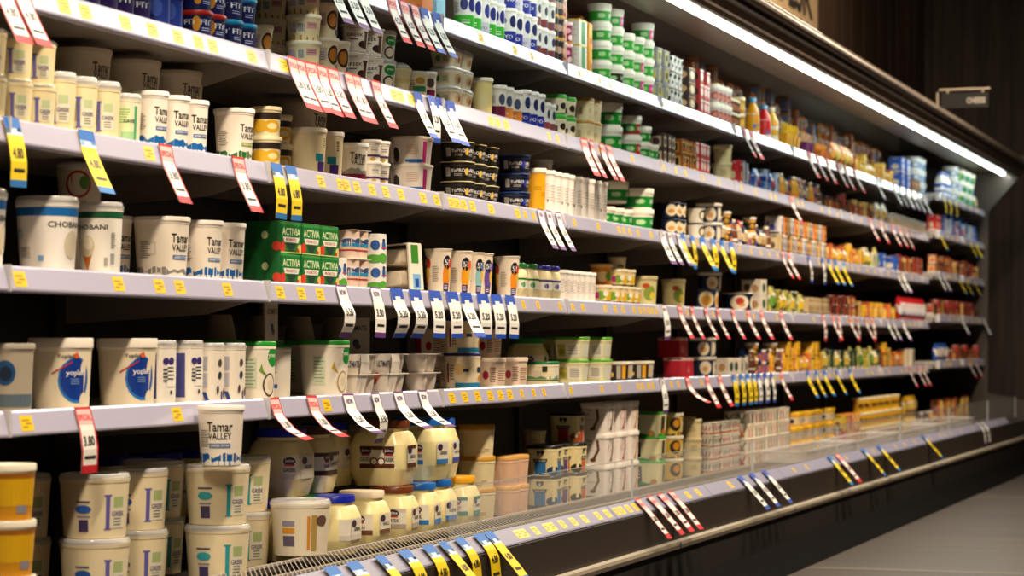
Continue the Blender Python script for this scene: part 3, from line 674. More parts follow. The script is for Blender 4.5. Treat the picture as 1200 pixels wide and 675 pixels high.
P['chob_g'] = tub(106, 160, taper=.86, col='F4EEE2', lid=LIDCLEAR, lidh=14, style='clear', items=[('band', None, 124, 138, '1C5A38'), ('txt', -88, 0, 104, 15, 'CHOBANI', '2A2624', 1, 82), ('poly', -96, [(-14, 46), (14, 46), (2, 10), (-2, 10)], 'C8742C'), ('ell', -96, 0, 62, 19, 24, 'D9CBA8'), ('ell', -96, 3, 68, 12, 14, 'F0E6CC'), ('ell', -96, -3, 76, 9, 8, 'E6D9B8'), ('bars', -22, 0, 34, 10, 24, '3A3632'), nut(-20, 0, 74, 12, 36), ('rect', -42, 0, 28, 8, 18, 'A8A49C')])
P['red_ring'] = tub(110, 120, taper=.88, col='D8CCB8', lid=LIDCLEAR, lidh=8, style='clear', items=[('ell', -60, 0, 70, 30, 32, 'B8382C'), ('ell', -60, 0, 70, 24, 26, 'DCCFB8'), ('ell', -50, 6, 74, 12, 16, '5C8C3A'), ('txt', -60, 0, 30, 12, 'VANILLA', '5A4A44', 1, 40)])
act = [('band', None, 2, 74, '12692E'), ('txt', 0, 0, 52, 15, 'ACTIVIA', 'E6EFC0', 1, 48), ('poly', 0, [(-22, 42), (22, 42), (18, 30), (-18, 30)], 'F0E8D8'), ('txt', 0, 0, 36, 6, 'PROBIOTIC', 'B03028', 1, 30), ('poly', 0, [(-14, 28), (14, 28), (4, 6), (-4, 6)], '2A3C30'), ('ell', 0, -23, 16, 8, 9, 'D8402C'), ('ell', 0, 22, 14, 7, 8, 'E8C870'),
       ('txt', -90, 0, 52, 15, 'ACTIVIA', 'E6EFC0', 1, 48), ('poly', -90, [(-22, 42), (22, 42), (18, 30), (-18, 30)], 'F0E8D8'), ('txt', -90, 0, 36, 6, 'PROBIOTIC', 'B03028', 1, 30), ('poly', -90, [(-14, 28), (14, 28), (4, 6), (-4, 6)], '2A3C30'), ('ell', -90, 22, 18, 9, 10, 'D8402C'), ('ell', -90, 24, 8, 7, 6, 'B8D060')]
act = [('band', None, 1, 81, '12602A'), ('rect', 0, 0, 44, 124, 74, '1A7A34')]
act += [('rect', 0, 0, 76, 126, 6, '3C9C48'), ('txt', 0, 0, 56, 26, 'ACTIVIA', 'E4F0BC', 1, 108), ('poly', 0, [(-50, 42), (50, 42), (42, 28), (-42, 28)], 'F0E8D8'), ('txt', 0, 0, 35, 10, 'PROBIOTIC', 'B03028', 1, 66), ('poly', 0, [(-30, 26), (30, 26), (8, 4), (-8, 4)], '24402E'), ('ell', 0, -52, 16, 15, 14, 'D8402C'), ('ell', 0, 50, 14, 14, 11, 'E8C870'), ('ell', 0, 38, 8, 8, 6, 'C03828'), ('rect', 0, 0, 2.5, 124, 3, 'C8D87C'), ('ell', -90, 20, 46, 9, 10, 'C8D8A0'), ('ell', -90, 52, 18, 12, 12, 'D8402C'), ('rect', -90, -20, 40, 36, 60, '0E4A22')]
P['activia'] = carton(130, 128, 82, '12602A', act, r=8)
P['cup_pink'] = multipack(2, 2, 62, 82, 'EBCDB8', 'EDE6DC', [('band', None, 34, 62, 'EFE0D4'), ('ell', -70, 0, 50, 20, 8, '3C4C78'), ('rect', -70, 0, 40, 38, 9, '2C8CB8'), ('band', None, 24, 28, 'B83038'), ('ell', 0, 0, 50, 18, 9, '3C4C78'), ('rect', 0, 0, 40, 34, 9, '2C8CB8')], n=2.4, taper=.84)
P['sleeve'] = carton(60, 60, 80, 'F0EAE0', [('rect', 0, 0, 42, 30, 56, 'F4F0E8'), ('ell', 0, 0, 48, 12, 14, '2C5CA8'), ('rect', 0, 0, 40, 30, 4, 'D04030'), ('ell', 0, 0, 62, 9, 5, '20304C'), ('ell', 0, -6, 12, 24, 14, '5CA83C'), ('ell', -60, 0, 48, 14, 14, '2C5CA8'), ('ell', -60, -4, 10, 26, 12, '58A438')], r=14)
# a pair of thin-walled trays in a printed sleeve, lying on its side so that the cup undersides show
def tipped():
    mb = MB(); parts = {}
    for k, z in enumerate((28, 76)):
        m_ = MB(); rr = []
        for y, sc in ((0, 1), (-6, .98), (-30, .80), (-52, .72), (-54, .66)): rr.append([(px_ * sc, y, pz * sc + z) for px_, pz in outline(48, 23, 5)])
        m_.rings([r[::-1] for r in rr], M('E6D6BE', .35)); parts['cup' + ' ' * k] = [m_.mesh('cup', .001), {}]
    m_ = MB(); f = []
    for y in (0, 4): f.append([(px_, y, pz + 52) for px_, pz in outline(54, 52, 8)])
    m_.rings([r[::-1] for r in f], M('EADCC6', .35)); parts['rim_sheet'] = [m_.mesh('rim_sheet', .001), {}]
    m_ = MB()
    for x in (50.5,): m_.box(x, x + 4, -50, 3, 2, 102, M('EFE6D4', .4)); m_.box(x + 4, x + 4.4, -40, -12, 60, 100, M('3E8A2C')); m_.box(x + 4, x + 4.4, -38, -8, 4, 36, M('7FB4DC')); m_.box(x + 4.4, x + 4.6, -30, -16, 8, 26, M('2C4C9C'))
    m_.box(-50, 54, -50, 3, 101, 104, M('EFE6D4', .4)); parts['sleeve'] = [m_.mesh('sleeve', .001), {}]
    for me, _ in parts.values():
        for v in me.vertices: v.co *= 1.34
    return fin(parts, (.075, .145, .139))
P['tipped'] = tipped()
def five(c1, fruit, side='E2702A'):
    it = []
    for c in (-30, -150): it += [('ell', c, 0, 54, 15, 46, c1), ('ell', c, 0, 96, 14, 21, '1E1A2C'), ('txt', c, 0, 96, 24, '5!', 'F4F0EC', 1, 18), ('ell', c, 16, 92, 9, 16, fruit), ('ell', c, 12, 62, 8, 20, 'E8B840'), ('rect', c, -2, 20, 22, 24, '42285C'), ('lines', c, -2, 20, 16, 16, 3, 'D8D0E0')]
    return it + [nut(-88, 0, 60, 20, 50, 'B0A494')]
for k, (c1, fr) in {'five_o': ('EC8A1C', 'D43A20'), 'five_b': ('8CC0C8', '4C7CA8'), 'five_p': ('6A4CA0', '8C70C0'), 'five_y': ('F0A020', 'E86020')}.items():
    P[k] = tub(88, 142, taper=.80, col='F2E2CC', lid='EDE0CC', lidh=5, style='foil', items=five(c1, fr), ridge=True)
def yopro(base, lidc, edge, acc):
    it = [('band', None, 2, 48, base)]
    for c in (0, -62): it += [('txt', c, -2, 30, 15, 'YoPRO', 'F4F0EA', 1, 46), ('lines', c, -2, 16, 26, 8, 2, 'C8C0B8')]
    return tub(102, 64, dpt=102, n=3.2, taper=.86, col=base, lid=lidc, lidh=6, style='foil', items=it + [('ell', -30, 0, 26, 8, 11, acc), ('rect', -105, 0, 26, 14, 26, 'C8C2B8'), nut(-105, 0, 26, 12, 22, '4A4640'), ('band', None, 44, 47, edge)])
P['yopro_k'] = yopro('191614', 'D8C68C', '3A322A', 'E8C25C')
P['yopro_b'] = yopro('14182E', '2A4C9A', '20305A', '2A3CB0')
P['pinkside'] = tub(128, 84, dpt=110, n=4, taper=.88, col='EFE4D6', lid='ECE0CC', lidh=7, items=[('rect', 0, -30, 40, 10, 66, 'C01878'), ('rect', -90, 30, 12, 60, 8, '1E6CB4'), ('rect', -20, 0, 40, 14, 66, 'D01C80'), ('lines', -90, 22, 44, 36, 30, 5, 'D8B498'), ('ell', -100, -18, 30, 10, 22, '3A3434'), ('rect', -60, 0, 10, 40, 8, '1E6CB4')])
P['mini'] = tub(62, 64, taper=.84, col='EFE6D6', lid='EDE6DA', lidh=6, items=[('band', None, 16, 22, '44306C'), ('ell', -50, 0, 10, 8, 6, 'C8A04C'), ('lines', -40, 0, 36, 20, 12, 2, '9A9084')])
P['custard'] = tub(96, 72, taper=.88, col='EFDCAC', lid='F0E2C4', lidh=8, items=[('wave', None, 2, 16, 5, 14, 'C08A24', 3), ('rect', -110, 0, 36, 22, 26, 'C8B8C0'), ('bars', -75, 0, 36, 16, 22, '555'), ('rect', -35, 0, 42, 30, 18, 'D8A4A0'), ('lines', -35, 0, 42, 24, 10, 2, '9C3C54')])
P['brownoval'] = tub(78, 96, taper=.86, col='EEDCB8', lid='EEE0C6', lidh=8, items=[('ell', -25, 0, 50, 20, 26, '3E2218'), ('ell', -25, -2, 50, 13, 18, 'C07A30'), ('rect', -85, 0, 52, 26, 34, 'CDB8B0'), ('lines', -85, 0, 46, 22, 24, 4, '8C6C78'), ('rect', -10, 14, 18, 26, 16, '4A5078')])
gk = [('ell', -68, 0, 70, 26, 12, 'DCCDBC'), ('lines', -68, 0, 70, 30, 12, 3, '8C8276'), ('txt', -68, 0, 48, 12, 'GREEK', '1E1616', 1, 46), ('lines', -68, 0, 34, 28, 7, 1, '4A4038'), ('ell', -30, 0, 22, 14, 10, '3A2018')] + pillar(-12, 0, 12, 56, '5A3A2C', 12)
P['greek_w'] = tub(84, 84, taper=.82, col='F2E6D4', lid='EFE6DA', lidh=5, style='foil', items=gk)
P['yogo_g'] = tub(76, 86, taper=.84, col='F2E8D8', lid=LIDCLEAR, lidh=9, style='clear', items=[('ell', -25, 0, 56, 20, 16, '1E8C34'), ('txt', -28, 0, 56, 10, 'yoo', 'F4F0E0', 1, 22), ('ell', -35, 0, 22, 18, 18, '4C2C1C'), ('ell', -35, 0, 22, 13, 13, 'EDE0C8')])
P['parfait'] = tub(74, 92, taper=.72, col='F0DFB0', lid=CLEAR, lidh=18, style='dome', items=[('band', None, 30, 44, 'E8D08A')])
P['greenlab'] = tub(80, 78, taper=.9, col='F0DDB2', lid='EDE2C8', lidh=8, items=[('rect', -45, 0, 26, 46, 16, '2C8858'), ('ell', -45, 0, 50, 16, 10, 'C89A3C'), ('lines', -90, 0, 36, 22, 30, 5, 'A89878')])
P['marolab'] = tub(62, 86, taper=.92, col='EFE4D4', lid='EDE6DA', lidh=8, items=[('rect', -45, 0, 22, 40, 18, '7C1840'), ('ell', -45, 0, 52, 14, 14, '5C4440')])
P['traypack'] = tub(100, 62, dpt=90, n=5, taper=.82, col='E6D4B2', lid=LIDCLEAR, lidh=9, style='clear', items=[('rect', -90, 0, 28, 50, 30, 'C8B890'), ('ell', -90, -12, 28, 8, 10, '4A6A3C'), ('ell', 0, 0, 28, 26, 14, 'C8A878'), ('lines', -90, 14, 26, 20, 16, 4, '6C6048'), ('ell', 0, 6, 26, 9, 9, '8C3030')])
P['ystall'] = tub(72, 122, taper=.92, col='F0D890', lid='F0E6CC', lidh=10, items=[('rect', -60, 0, 50, 30, 44, 'F0DEA4')])
P['pot_mar'] = tub(66, 112, taper=.9, col='F3EBDE', lid='EFE8DC', lidh=10, items=[('band', None, 4, 44, '6A1434'), ('ell', -35, 0, 66, 12, 18, '4C5470'), nut(-95, 0, 66, 16, 26)])
P['pot_or'] = tub(66, 112, taper=.9, col='F3EBDE', lid='EFE8DC', lidh=10, items=[('band', None, 4, 44, 'D8863C'), ('ell', -35, 0, 66, 12, 18, '4C5470'), ('txt', -60, 0, 26, 9, 'YO', 'F3EBDE', 1, 14), nut(-95, 0, 66, 16, 26)])
P['pot_blue'] = tub(74, 124, taper=.92, col='F3EFEA', lid='F0ECE4', lidh=10, items=[('band', None, 3, 48, '1E2A96'), ('ell', -20, 0, 80, 14, 20, '20285C'), ('ell', -75, 0, 82, 8, 9, '8088A8'), ('txt', -50, 0, 30, 17, 'YO', 'F4F2F0', 1, 30), nut(-115, 0, 72, 20, 34)])
P['pot_grn'] = tub(74, 124, taper=.92, col='F3EFEA', lid='F0ECE4', lidh=10, items=[('band', None, 3, 48, '3CB830'), ('ell', -20, 0, 80, 14, 22, '20287C'), ('ell', -70, 0, 82, 12, 20, '28307C'), ('lines', -60, 0, 26, 30, 16, 2, 'E6F0D8'), nut(-115, 0, 72, 20, 34)])
P['pot_lil'] = tub(74, 124, taper=.92, col='F3EFEA', lid='F0ECE4', lidh=10, items=[('band', None, 3, 44, 'D4D0DC'), ('ell', -20, 0, 80, 14, 22, '2C3484'), ('txt', -50, 0, 26, 14, 'YO', '6C4C94', 1, 28), ('ell', -85, 0, 74, 12, 12, '9C84C4')])
P['pot_red'] = tub(64, 100, taper=.94, col='F1EEE8', lid='F0EAE2', lidh=10, items=[('band', None, 6, 34, '3A444C'), ('rect', -40, 0, 20, 24, 28, 'C8201C'), nut(-90, 0, 62, 26, 28, 'A8A49C'), ('ell', -15, 0, 62, 9, 16, '28304C')])
P['berry'] = tub(50, 80, taper=.96, col='8C1440', lid='E8C0C8', lidh=7, items=[('ell', -60, 0, 50, 12, 9, 'E8A8B8'), ('ell', -30, 0, 26, 10, 10, 'EAD2CC'), ('band', None, 3, 12, 'D88A20')])
P['choc'] = tub(50, 80, taper=.96, col='33231E', lid='4A3A34', lidh=7, items=[('ell', -60, 0, 46, 10, 12, 'C0ACA0'), ('band', None, 3, 12, 'D8A020'), ('rect', -20, 0, 44, 14, 20, 'B87858')])
P['peachpot'] = tub(50, 80, taper=.96, col='E2A48C', lid='EDD8C8', lidh=7, items=[('ell', -60, 0, 48, 13, 11, 'F0D4C4'), ('ell', -40, 0, 22, 10, 8, 'C8503C'), ('band', None, 3, 10, 'D89820')])
P['leafbox'] = carton(90, 62, 92, 'F1EDE0', [('rect', 0, 0, 46, 44, 84, '1C8A34'), ('lines', -90, 0, 50, 40, 60, 8, 'C8C0A8'), ('band', None, 84, 91, 'E4C440')])
P['orangebox'] = carton(44, 50, 92, 'E8A020', [('ell', 0, 0, 60, 16, 20, 'F0C030'), ('ell', -90, 0, 30, 16, 16, 'D85818'), ('ell', -90, 4, 66, 14, 14, 'F4D060'), ('ell', 0, 2, 26, 12, 10, 'C84818')])
def gtub(w, h, pink=False, red=False, c='2CA02C'):
    it = [('band', None, h * .12, h * .62, c), ('ell', -60, 0, h * .38, w * .16, h * .12, '8CD070'), ('lines', -62, 0, h * .38, w * .3, h * .2, 3, 'EAF4DC'), ('rect', -15, 0, h * .38, w * .25, h * .46, 'E81C98' if pink else ('C02818' if red else c)), ('lines', 0, 0, h * .38, w * .3, h * .2, 3, 'EAF4DC')]
    if red: it += [('band', None, h * .12, h * .24, 'A81C2C')]
    return tub(w, h, taper=.9, col='F2EEDC', lid='F1EBDA', lidh=h * .2, items=it)
P['g_s'] = gtub(92, 74); P['g_sp'] = gtub(92, 74, pink=True); P['g_m'] = gtub(112, 92, c='178A2A'); P['g_r'] = gtub(98, 80, red=True, c='1C8A2C'); P['g_l'] = gtub(130, 84, c='1A8C34'); P['g_k'] = gtub(92, 74, c='2C1C18'); P['g_x'] = gtub(96, 66, c='148A34')
P['squat_g'] = tub(98, 74, taper=.9, col='F0E4C0', lid='3CA838', lidh=14, style='screw', items=[('rect', -60, 0, 32, 30, 34, 'E8DCC0'), ('ell', -20, 0, 34, 16, 12, '2C2018'), ('rect', -75, 12, 26, 10, 20, '4A3C30'), ('wave', None, 3, 10, 4, 20, '4CA03C', 2)])
P['gold_c'] = tub(120, 104, n=3.2, taper=.9, col='EFDDAE', lid='C89430', lidh=14, style='screw', items=[('rect', -60, 0, 18, 26, 8, 'D8C490'), ('lines', -40, 0, 22, 22, 12, 2, 'B89C68')])
P['gold_s'] = tub(96, 84, n=3, taper=.9, col='EFDDAE', lid='B88830', lidh=12, style='screw', items=[('rect', -70, -6, 36, 12, 26, 'C0A878'), ('lines', -30, 0, 36, 20, 16, 3, 'C8B080')])
P['peach_c'] = tub(110, 100, n=3.2, taper=.9, col='EDBFA0', lid='D8A458', lidh=14, style='screw', items=[('rect', -60, -14, 40, 4, 60, 'F0D8BC'), ('rect', -45, 0, 24, 30, 10, 'EAC8A8')])
P['silver'] = tub(72, 72, n=5, taper=.9, col='8C8C88', lid='C8C4BC', lidh=5, style='foil', items=[('rect', 0, 0, 36, 40, 40, 'C8B830'), ('ell', 0, 0, 36, 14, 16, '26242A'), ('rect', -90, 0, 36, 44, 40, 'B4B4B0'), ('ell', -90, -8, 36, 12, 16, '2C2C30'), ('ell', -90, 12, 30, 8, 14, 'D8C83C')])
P['cowpot'] = tub(66, 70, n=5, taper=.92, col='DCD8D0', lid='2A2826', lidh=5, style='foil', items=[('ell', -90, -10, 40, 10, 12, '1E1C1C'), ('ell', -90, 12, 24, 9, 10, '1E1C1C'), ('ell', 0, 8, 44, 9, 11, '1E1C1C'), ('ell', 0, -10, 22, 11, 8, '2A3A6C'), ('ell', -45, 0, 50, 6, 8, '1E1C1C')])
P['eggbox'] = carton(104, 70, 62, '3A2216', [('ell', 0, 0, 32, 34, 18, 'E8C28C'), ('ell', -90, 0, 32, 26, 16, 'DDB27C'), ('ell', 0, 10, 34, 10, 10, 'F0DCB8'), ('rect', 0, 0, 58, 96, 4, 'C88A3C')])
P['brownpk'] = carton(52, 62, 62, '3C2018', [('rect', 0, 0, 30, 36, 42, 'D8C4A4'), ('ell', 0, 0, 30, 13, 15, '3C1C2C'), ('rect', -90, 0, 30, 44, 42, 'C8B490'), ('ell', -90, 0, 30, 15, 15, '4A2438')])
P['amberpk'] = carton(60, 60, 62, '8C4A14', [('rect', 0, 0, 30, 40, 46, 'E4B454'), ('rect', 0, 0, 30, 28, 34, '1C1614'), ('rect', 0, 0, 24, 22, 12, 'C03820'), ('rect', -90, 0, 30, 40, 44, 'D89A30'), ('rect', -90, 0, 30, 26, 30, '2A1A14')])
P['redwhite'] = carton(52, 60, 66, 'C23A34', [('ell', 0, 0, 34, 20, 18, 'EFD8D0'), ('ell', -90, 0, 34, 20, 20, '2C1A18'), ('rect', 0, 0, 60, 46, 8, 'EDE6DC')])
P['mushroom'] = tub(70, 84, taper=.8, col='C8BEB8', lid='F0E6D2', lidh=20, style='screw', items=[('ell', -50, 0, 32, 22, 18, 'B85848'), ('ell', -50, 0, 30, 12, 10, 'D89080')])
P['darkjar'] = tub(58, 66, taper=.92, col='4C2418', lid='EAD8B0', lidh=12, style='screw', items=[('ell', -50, 0, 28, 16, 14, 'B87454'), ('rect', -10, 0, 28, 14, 26, '88402C')])
P['juice_o'] = bottle(66, 178, 'E8A018', '4CA4DC', [('band', None, 8, 104, 'F0EDEA'), ('ell', -60, -4, 44, 8, 12, '3C78C0'), ('ell', -50, 10, 50, 6, 6, '3C78C0')])
P['juice_r'] = bottle(66, 168, 'D81C1C', '4CA4DC', [('band', None, 8, 96, 'EDEDF0'), ('ell', -50, 0, 38, 8, 10, '3C68B8')])
P['juice_y'] = bottle(66, 172, 'E8B430', 'F0E2C8', [('band', None, 8, 80, 'F3E4D0'), ('ell', -50, 0, 90, 14, 14, 'E89018')])
P['amberjar'] = tub(66, 78, taper=.95, col='C8881C', lid='F0E0B0', lidh=14, style='screw', items=[('rect', -50, 0, 34, 34, 30, 'E8C050')])
def sticks(c1, c2, n=9, w=70, h=120, seed=0):
    rnd = random.Random(seed); parts = {}
    mb = MB(); body(mb, [(0, 22, w / 2 * .8, 24), (h * .4, 26, w / 2 * .85, 24), (h * .55, 28, w / 2, 24)], M(c1, .4)); parts['sleeve'] = [mb.mesh('sleeve', .001), {}]
    for k in range(n):
        y = -w / 2 * .85 + w * .85 * (k + .5) / n; mb = MB(); x0 = rnd.uniform(-10, 10); mb.tube([(x0, y * .8, h * .3), (x0 + rnd.uniform(-10, 10), y * 1.35, h * rnd.uniform(.9, 1.05))], 3.2, M(c2, .35), 6); parts['stick' + ' ' * k] = [mb.mesh('stick', .001), {}]
    return fin(parts, (w / 1000, .056, h / 1000))
P['ysticks'] = sticks('E0A010', 'F4C81C'); P['psticks'] = sticks('6A1A5C', 'E0B080', 6, 60, 110, 2); P['osticks'] = sticks('D8701C', 'F0A030', 6, 60, 86, 3)
rib = [('lines', -60, 0, 74, 34, 60, 8, 'D2C6B8'), ('lines', -10, 0, 70, 28, 60, 6, 'CBBFB2'), ('rect', -72, 12, 46, 4, 10, '4A4440')]
P['ribbed'] = tub(80, 150, taper=.9, col='F1E8DE', lid='F3ECE2', lidh=12, items=rib); P['ribbed_y'] = tub(80, 150, taper=.9, col='E2A216', lid='F1EADA', lidh=12, items=[('lines', -60, 0, 80, 26, 16, 2, 'B87C10'), ('lines', -20, 0, 60, 22, 16, 2, 'C08814')])
P['rib_s'] = tub(70, 108, taper=.92, col='F1E8DE', lid='F3ECE2', lidh=10, items=[('lines', -60, 0, 50, 30, 50, 6, 'CDC0B4'), ('lines', -15, 0, 50, 22, 40, 5, 'CDC0B4')])
P['fitpot'] = tub(78, 66, n=2.6, taper=.9, col='181C58', lid='C42818', lidh=7, items=[('band', None, 3, 56, '181C58'), ('txt', -20, 0, 38, 18, 'FIT', 'F2F0EE', 1, 36), ('lines', -20, 0, 20, 28, 10, 2, 'B8BCD8'), ('ell', -62, 0, 34, 10, 18, 'E89420'), ('txt', -85, 0, 38, 16, 'FIT', 'F2F0EE', 1, 32)])
P['fitpot_b'] = tub(78, 66, n=2.6, taper=.9, col='181C58', lid='1C98C8', lidh=7, items=[('band', None, 3, 56, '181C54'), ('txt', -20, 0, 38, 18, 'FIT', 'F2F0EE', 1, 36), ('lines', -20, 0, 20, 28, 10, 2, 'B8BCD8'), ('txt', -85, 0, 38, 16, 'FIT', 'F2F0EE', 1, 32)])
P['fitpot_p'] = tub(78, 66, n=2.6, taper=.9, col='2A1450', lid='B81C44', lidh=7, items=[('band', None, 3, 56, '281450'), ('txt', -20, 0, 38, 18, 'FIT', 'F2F0EE', 1, 36), ('txt', -85, 0, 38, 16, 'FIT', 'F2F0EE', 1, 32)])
P['bluepot'] = tub(70, 84, taper=.95, col='2A3C90', lid='203078', lidh=8, items=[('ell', -60, 0, 44, 14, 20, '4C64B8')])
P['skyblue'] = carton(80, 60, 150, '8CC4DC', [('rect', -90, 0, 74, 50, 100, '9CD0E4')]); P['orangep'] = carton(90, 60, 150, 'D87830', [('rect', -90, 0, 74, 50, 100, 'E08A40')])
P['banded'] = tub(84, 78, taper=.9, col='EADCAE', lid='EADCB0', lidh=8, items=[('band', None, 46, 62, '2E2018'), ('ell', -35, 0, 28, 24, 16, 'E0A818'), ('ell', -90, 0, 28, 24, 16, 'E2AE20'), ('ell', -35, 0, 28, 14, 8, 'F4E0A0')])
P['bigcream'] = tub(118, 124, taper=.9, col='EEDCB0', lid='EFE4CC', lidh=10, items=[('rect', -45, 0, 46, 28, 20, '1C8C98'), ('rect', -40, 4, 22, 30, 26, '4C2C7C'), ('lines', -35, 10, 84, 10, 30, 5, '3A3430')])
P['navydip'] = tub(86, 72, taper=.92, col='1A2038', lid='20263C', lidh=6, style='foil', items=[('ell', -62, 0, 34, 24, 24, 'EAD9B4'), ('ell', -62, 0, 30, 14, 9, 'D89848'), ('ell', 0, 0, 34, 24, 24, 'EAD9B4'), ('ell', 0, 0, 30, 14, 9, 'D89848')])
P['navywht'] = tub(82, 72, taper=.88, col='EDE2CC', lid='1C2440', lidh=6, style='foil', items=[('ell', -25, 0, 34, 18, 22, '1C2440'), ('ell', -25, 0, 32, 12, 15, 'E8D4B0'), ('rect', -5, 0, 34, 14, 56, '1C2440')])
def yoplait():
    it = []
    for c, s in ((-30, 1),): it += [('ell', c, 4, 62, 44, 50, '2878C8'), ('ell', c, 4, 64, 39, 45, '123A94'), ('poly', c, [(30, 108), (38, 108), (36, 60), (30, 30)], 'F0E2C6'), ('ell', c, 26, 24, 14, 8, 'F0E2C6', 50), ('ell', c, 26, 92, 8, 18, 'F0E2C6', -20), ('poly', c, [(-52, 74), (-8, 100), (-8, 103), (-54, 77)], 'C8322C'), ('txt', c, -22, 112, 12, 'Yoplait', '2A2C48', 1, 38), ('poly', c, [(-8, 116), (4, 122), (10, 110), (-2, 108)], 'E0602C'), ('txt', c, 2, 76, 16, 'yoplait', 'F0F0F4', 1, 50), ('lines', c, 2, 58, 28, 14, 3, '7CA0D8')]
    return tub(124, 152, n=3.2, taper=.9, col='F0E2C6', lid='EFE6D8', lidh=20, items=it)
P['yoplait'] = yoplait()
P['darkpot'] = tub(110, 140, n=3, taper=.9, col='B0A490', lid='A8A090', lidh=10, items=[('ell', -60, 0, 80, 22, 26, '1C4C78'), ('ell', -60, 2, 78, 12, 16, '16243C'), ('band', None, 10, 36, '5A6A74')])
P['navystripe'] = tub(88, 148, n=4, taper=.95, col='F0E8DA', lid=LIDCLEAR, lidh=12, style='clear', items=[('rect', -90, 8, 66, 30, 104, '46488C'), ('rect', -90, -22, 66, 20, 104, '2A2460'), ('rect', -90, -22, 78, 12, 40, 'E8E2D8'), ('rect', 0, 0, 66, 40, 50, 'F2ECE2'), ('ell', 0, 0, 100, 12, 9, '3C2C74'), ('lines', 0, 0, 70, 34, 34, 4, '3C3A48'), ('ell', 0, 0, 28, 5, 5, '2C1C3C'), ('ell', -30, 0, 100, 10, 8, '3C2C74'), ('lines', -30, 0, 66, 18, 34, 4, '3C3A48')])
P['whitepanel'] = tub(84, 142, n=4, taper=.95, col='F0E6D6', lid=LIDCLEAR, lidh=10, style='clear', items=[('rect', -90, 0, 92, 44, 34, 'B8B8C4'), ('rect', -90, 0, 52, 44, 34, 'C0C0CC'), ('poly', -90, [(-30, 4), (-20, 4), (-28, 24), (-36, 24)], '2C4C9C'), ('poly', -90, [(-8, 4), (2, 4), (-6, 24), (-16, 24)], '2C4C9C'), ('poly', -90, [(16, 4), (26, 4), (18, 24), (8, 24)], '2C4C9C'), ('ell', -5, 0, 94, 9, 9, '4C4438'), ('ell', -5, 0, 64, 9, 9, '2C3440'), ('poly', 0, [(4, 4), (10, 4), (8, 26), (2, 26)], '2C4C9C'), ('ell', -20, 0, 30, 6, 10, '4C3428'), ('ell', 0, 18, 22, 5, 12, '6C3424')])
def yoo(w, h, fruit):
    it = [('ell', 10, -2, h * .74, 26, 26, '1C9434'), ('txt', 6, -6, h * .74, 17, 'yoo', 'F0F4E0', 1, 34), ('ell', -12, 0, h * .25, 26, 30, '5C4424' if fruit else 'B89860'), ('ell', -12, 0, h * .25, 21, 25, 'F0E4CE'), ('ell', -12, 2, h * .25, 12, 14, 'E4D2B4'), ('rect', -82, 0, h * .46, 34, h * .52, 'D4DCC0'), nut(-82, 0, h * .46, 28, h * .48, '96A88C'), ('poly', -42, [(-10, h * .5), (-4, h * .62), (0, h * .5), (14, h * .4), (0, h * .44)], '74A030' if fruit else 'C8A83C')]
    return tub(w, h, n=2.8, taper=.88, col='F2EAD8', lid='20962E', lidh=12, style='screw', items=it)
P['yoo_c'] = yoo(100, 146, True); P['yoo_v'] = yoo(132, 150, False)
P['plainbox'] = tub(96, 138, n=4, taper=.95, col='D8D0C0', lid='1C8030', lidh=8, style='screw', items=[('rect', -60, 0, 30, 34, 10, '2C4CA0'), nut(-60, 0, 80, 30, 50, '9AA090')])
def ultimate():
    parts = {}
    k = 0
    for z in (0, 56):
        for y in (-38, 38):
            for x in (-36, 36):
                mb = MB(); cupbody(mb, x, y, 70, 54, .70, 2, M('D8CCC0', .35), z); parts['cup' + ' ' * k] = [mb.mesh('cup', .001), {}]; k += 1
        mb = MB(); body(mb, [(z + 53, 74, 76, 26), (z + 55.5, 74, 76, 26)], M('E0D8CC', .35)); parts['lid_sheet' + ' ' * k] = [mb.mesh('lid_sheet', .001), {}]
    mb = MB()
    for yc in (-44,):
        pr = [(76, 111), (78, 90), (74, 60), (66, 30), (58, 0)]
        for i in range(len(pr) - 1):
            (x0, z0), (x1, z1) = pr[i], pr[i + 1]; mb.face([(x0, yc - 30, z0), (x1, yc - 30, z1), (x1, yc + 34, z1), (x0, yc + 34, z0)], M('E6DED2', .5))
        # side wrap towards the near end
        mb.face([(-20, -78, 111), (-14, -66, 0), (58, -66, 0), (76, -78, 111)], M('E4DACC', .5)); mb.face([(76, -78, 111), (58, -66, 0), (58, -60, 0), (76, -72, 111)], M('E4DACC', .5))
    tr, tw, th = text_tris('ULTIMATE', .02)
    for t in tr: mb.face([(54 + p[0] * 40 / tw, -79 + 12 * (111 - (84 + p[1] * 24)) / 111 - .8 - 1, 84 + p[1] * 24) for p in t], M('2C3458', .5))
    for dx, dz, c in ((0, 42, 'B84C3C'), (6, 50, 'C8683C'), (-4, 34, '96382C')): mb.face([(26 + dx + 9 * math.cos(a), -79 + 12 * (111 - (dz + 9 * math.sin(a))) / 111 - 1.2 - abs(dx) * .1, dz + 9 * math.sin(a)) for a in [2 * math.pi * q / 14 for q in range(14)]], M(c, .5))
    parts['sleeve'] = [mb.mesh('sleeve', .001), {}]
    return fin(parts, (.152, .148, .111))
P['ultimate'] = ultimate(); P['ult_bare'] = ultimate(); del P['ult_bare']['parts']['sleeve']
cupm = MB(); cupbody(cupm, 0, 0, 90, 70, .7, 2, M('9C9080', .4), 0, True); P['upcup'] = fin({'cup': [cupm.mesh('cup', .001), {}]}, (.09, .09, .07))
P['ultpanel'] = carton(80, 8, 108, 'C8BEB2', [('txt', 0, 0, 78, 20, 'ULTIMATE', '4A4048', 1, 62), ('ell', 0, 0, 34, 9, 12, '34405C'), ('ell', 0, 5, 24, 9, 8, '6A5058'), ('txt', -90, 0, 78, 4, 'U', '4A4048')])
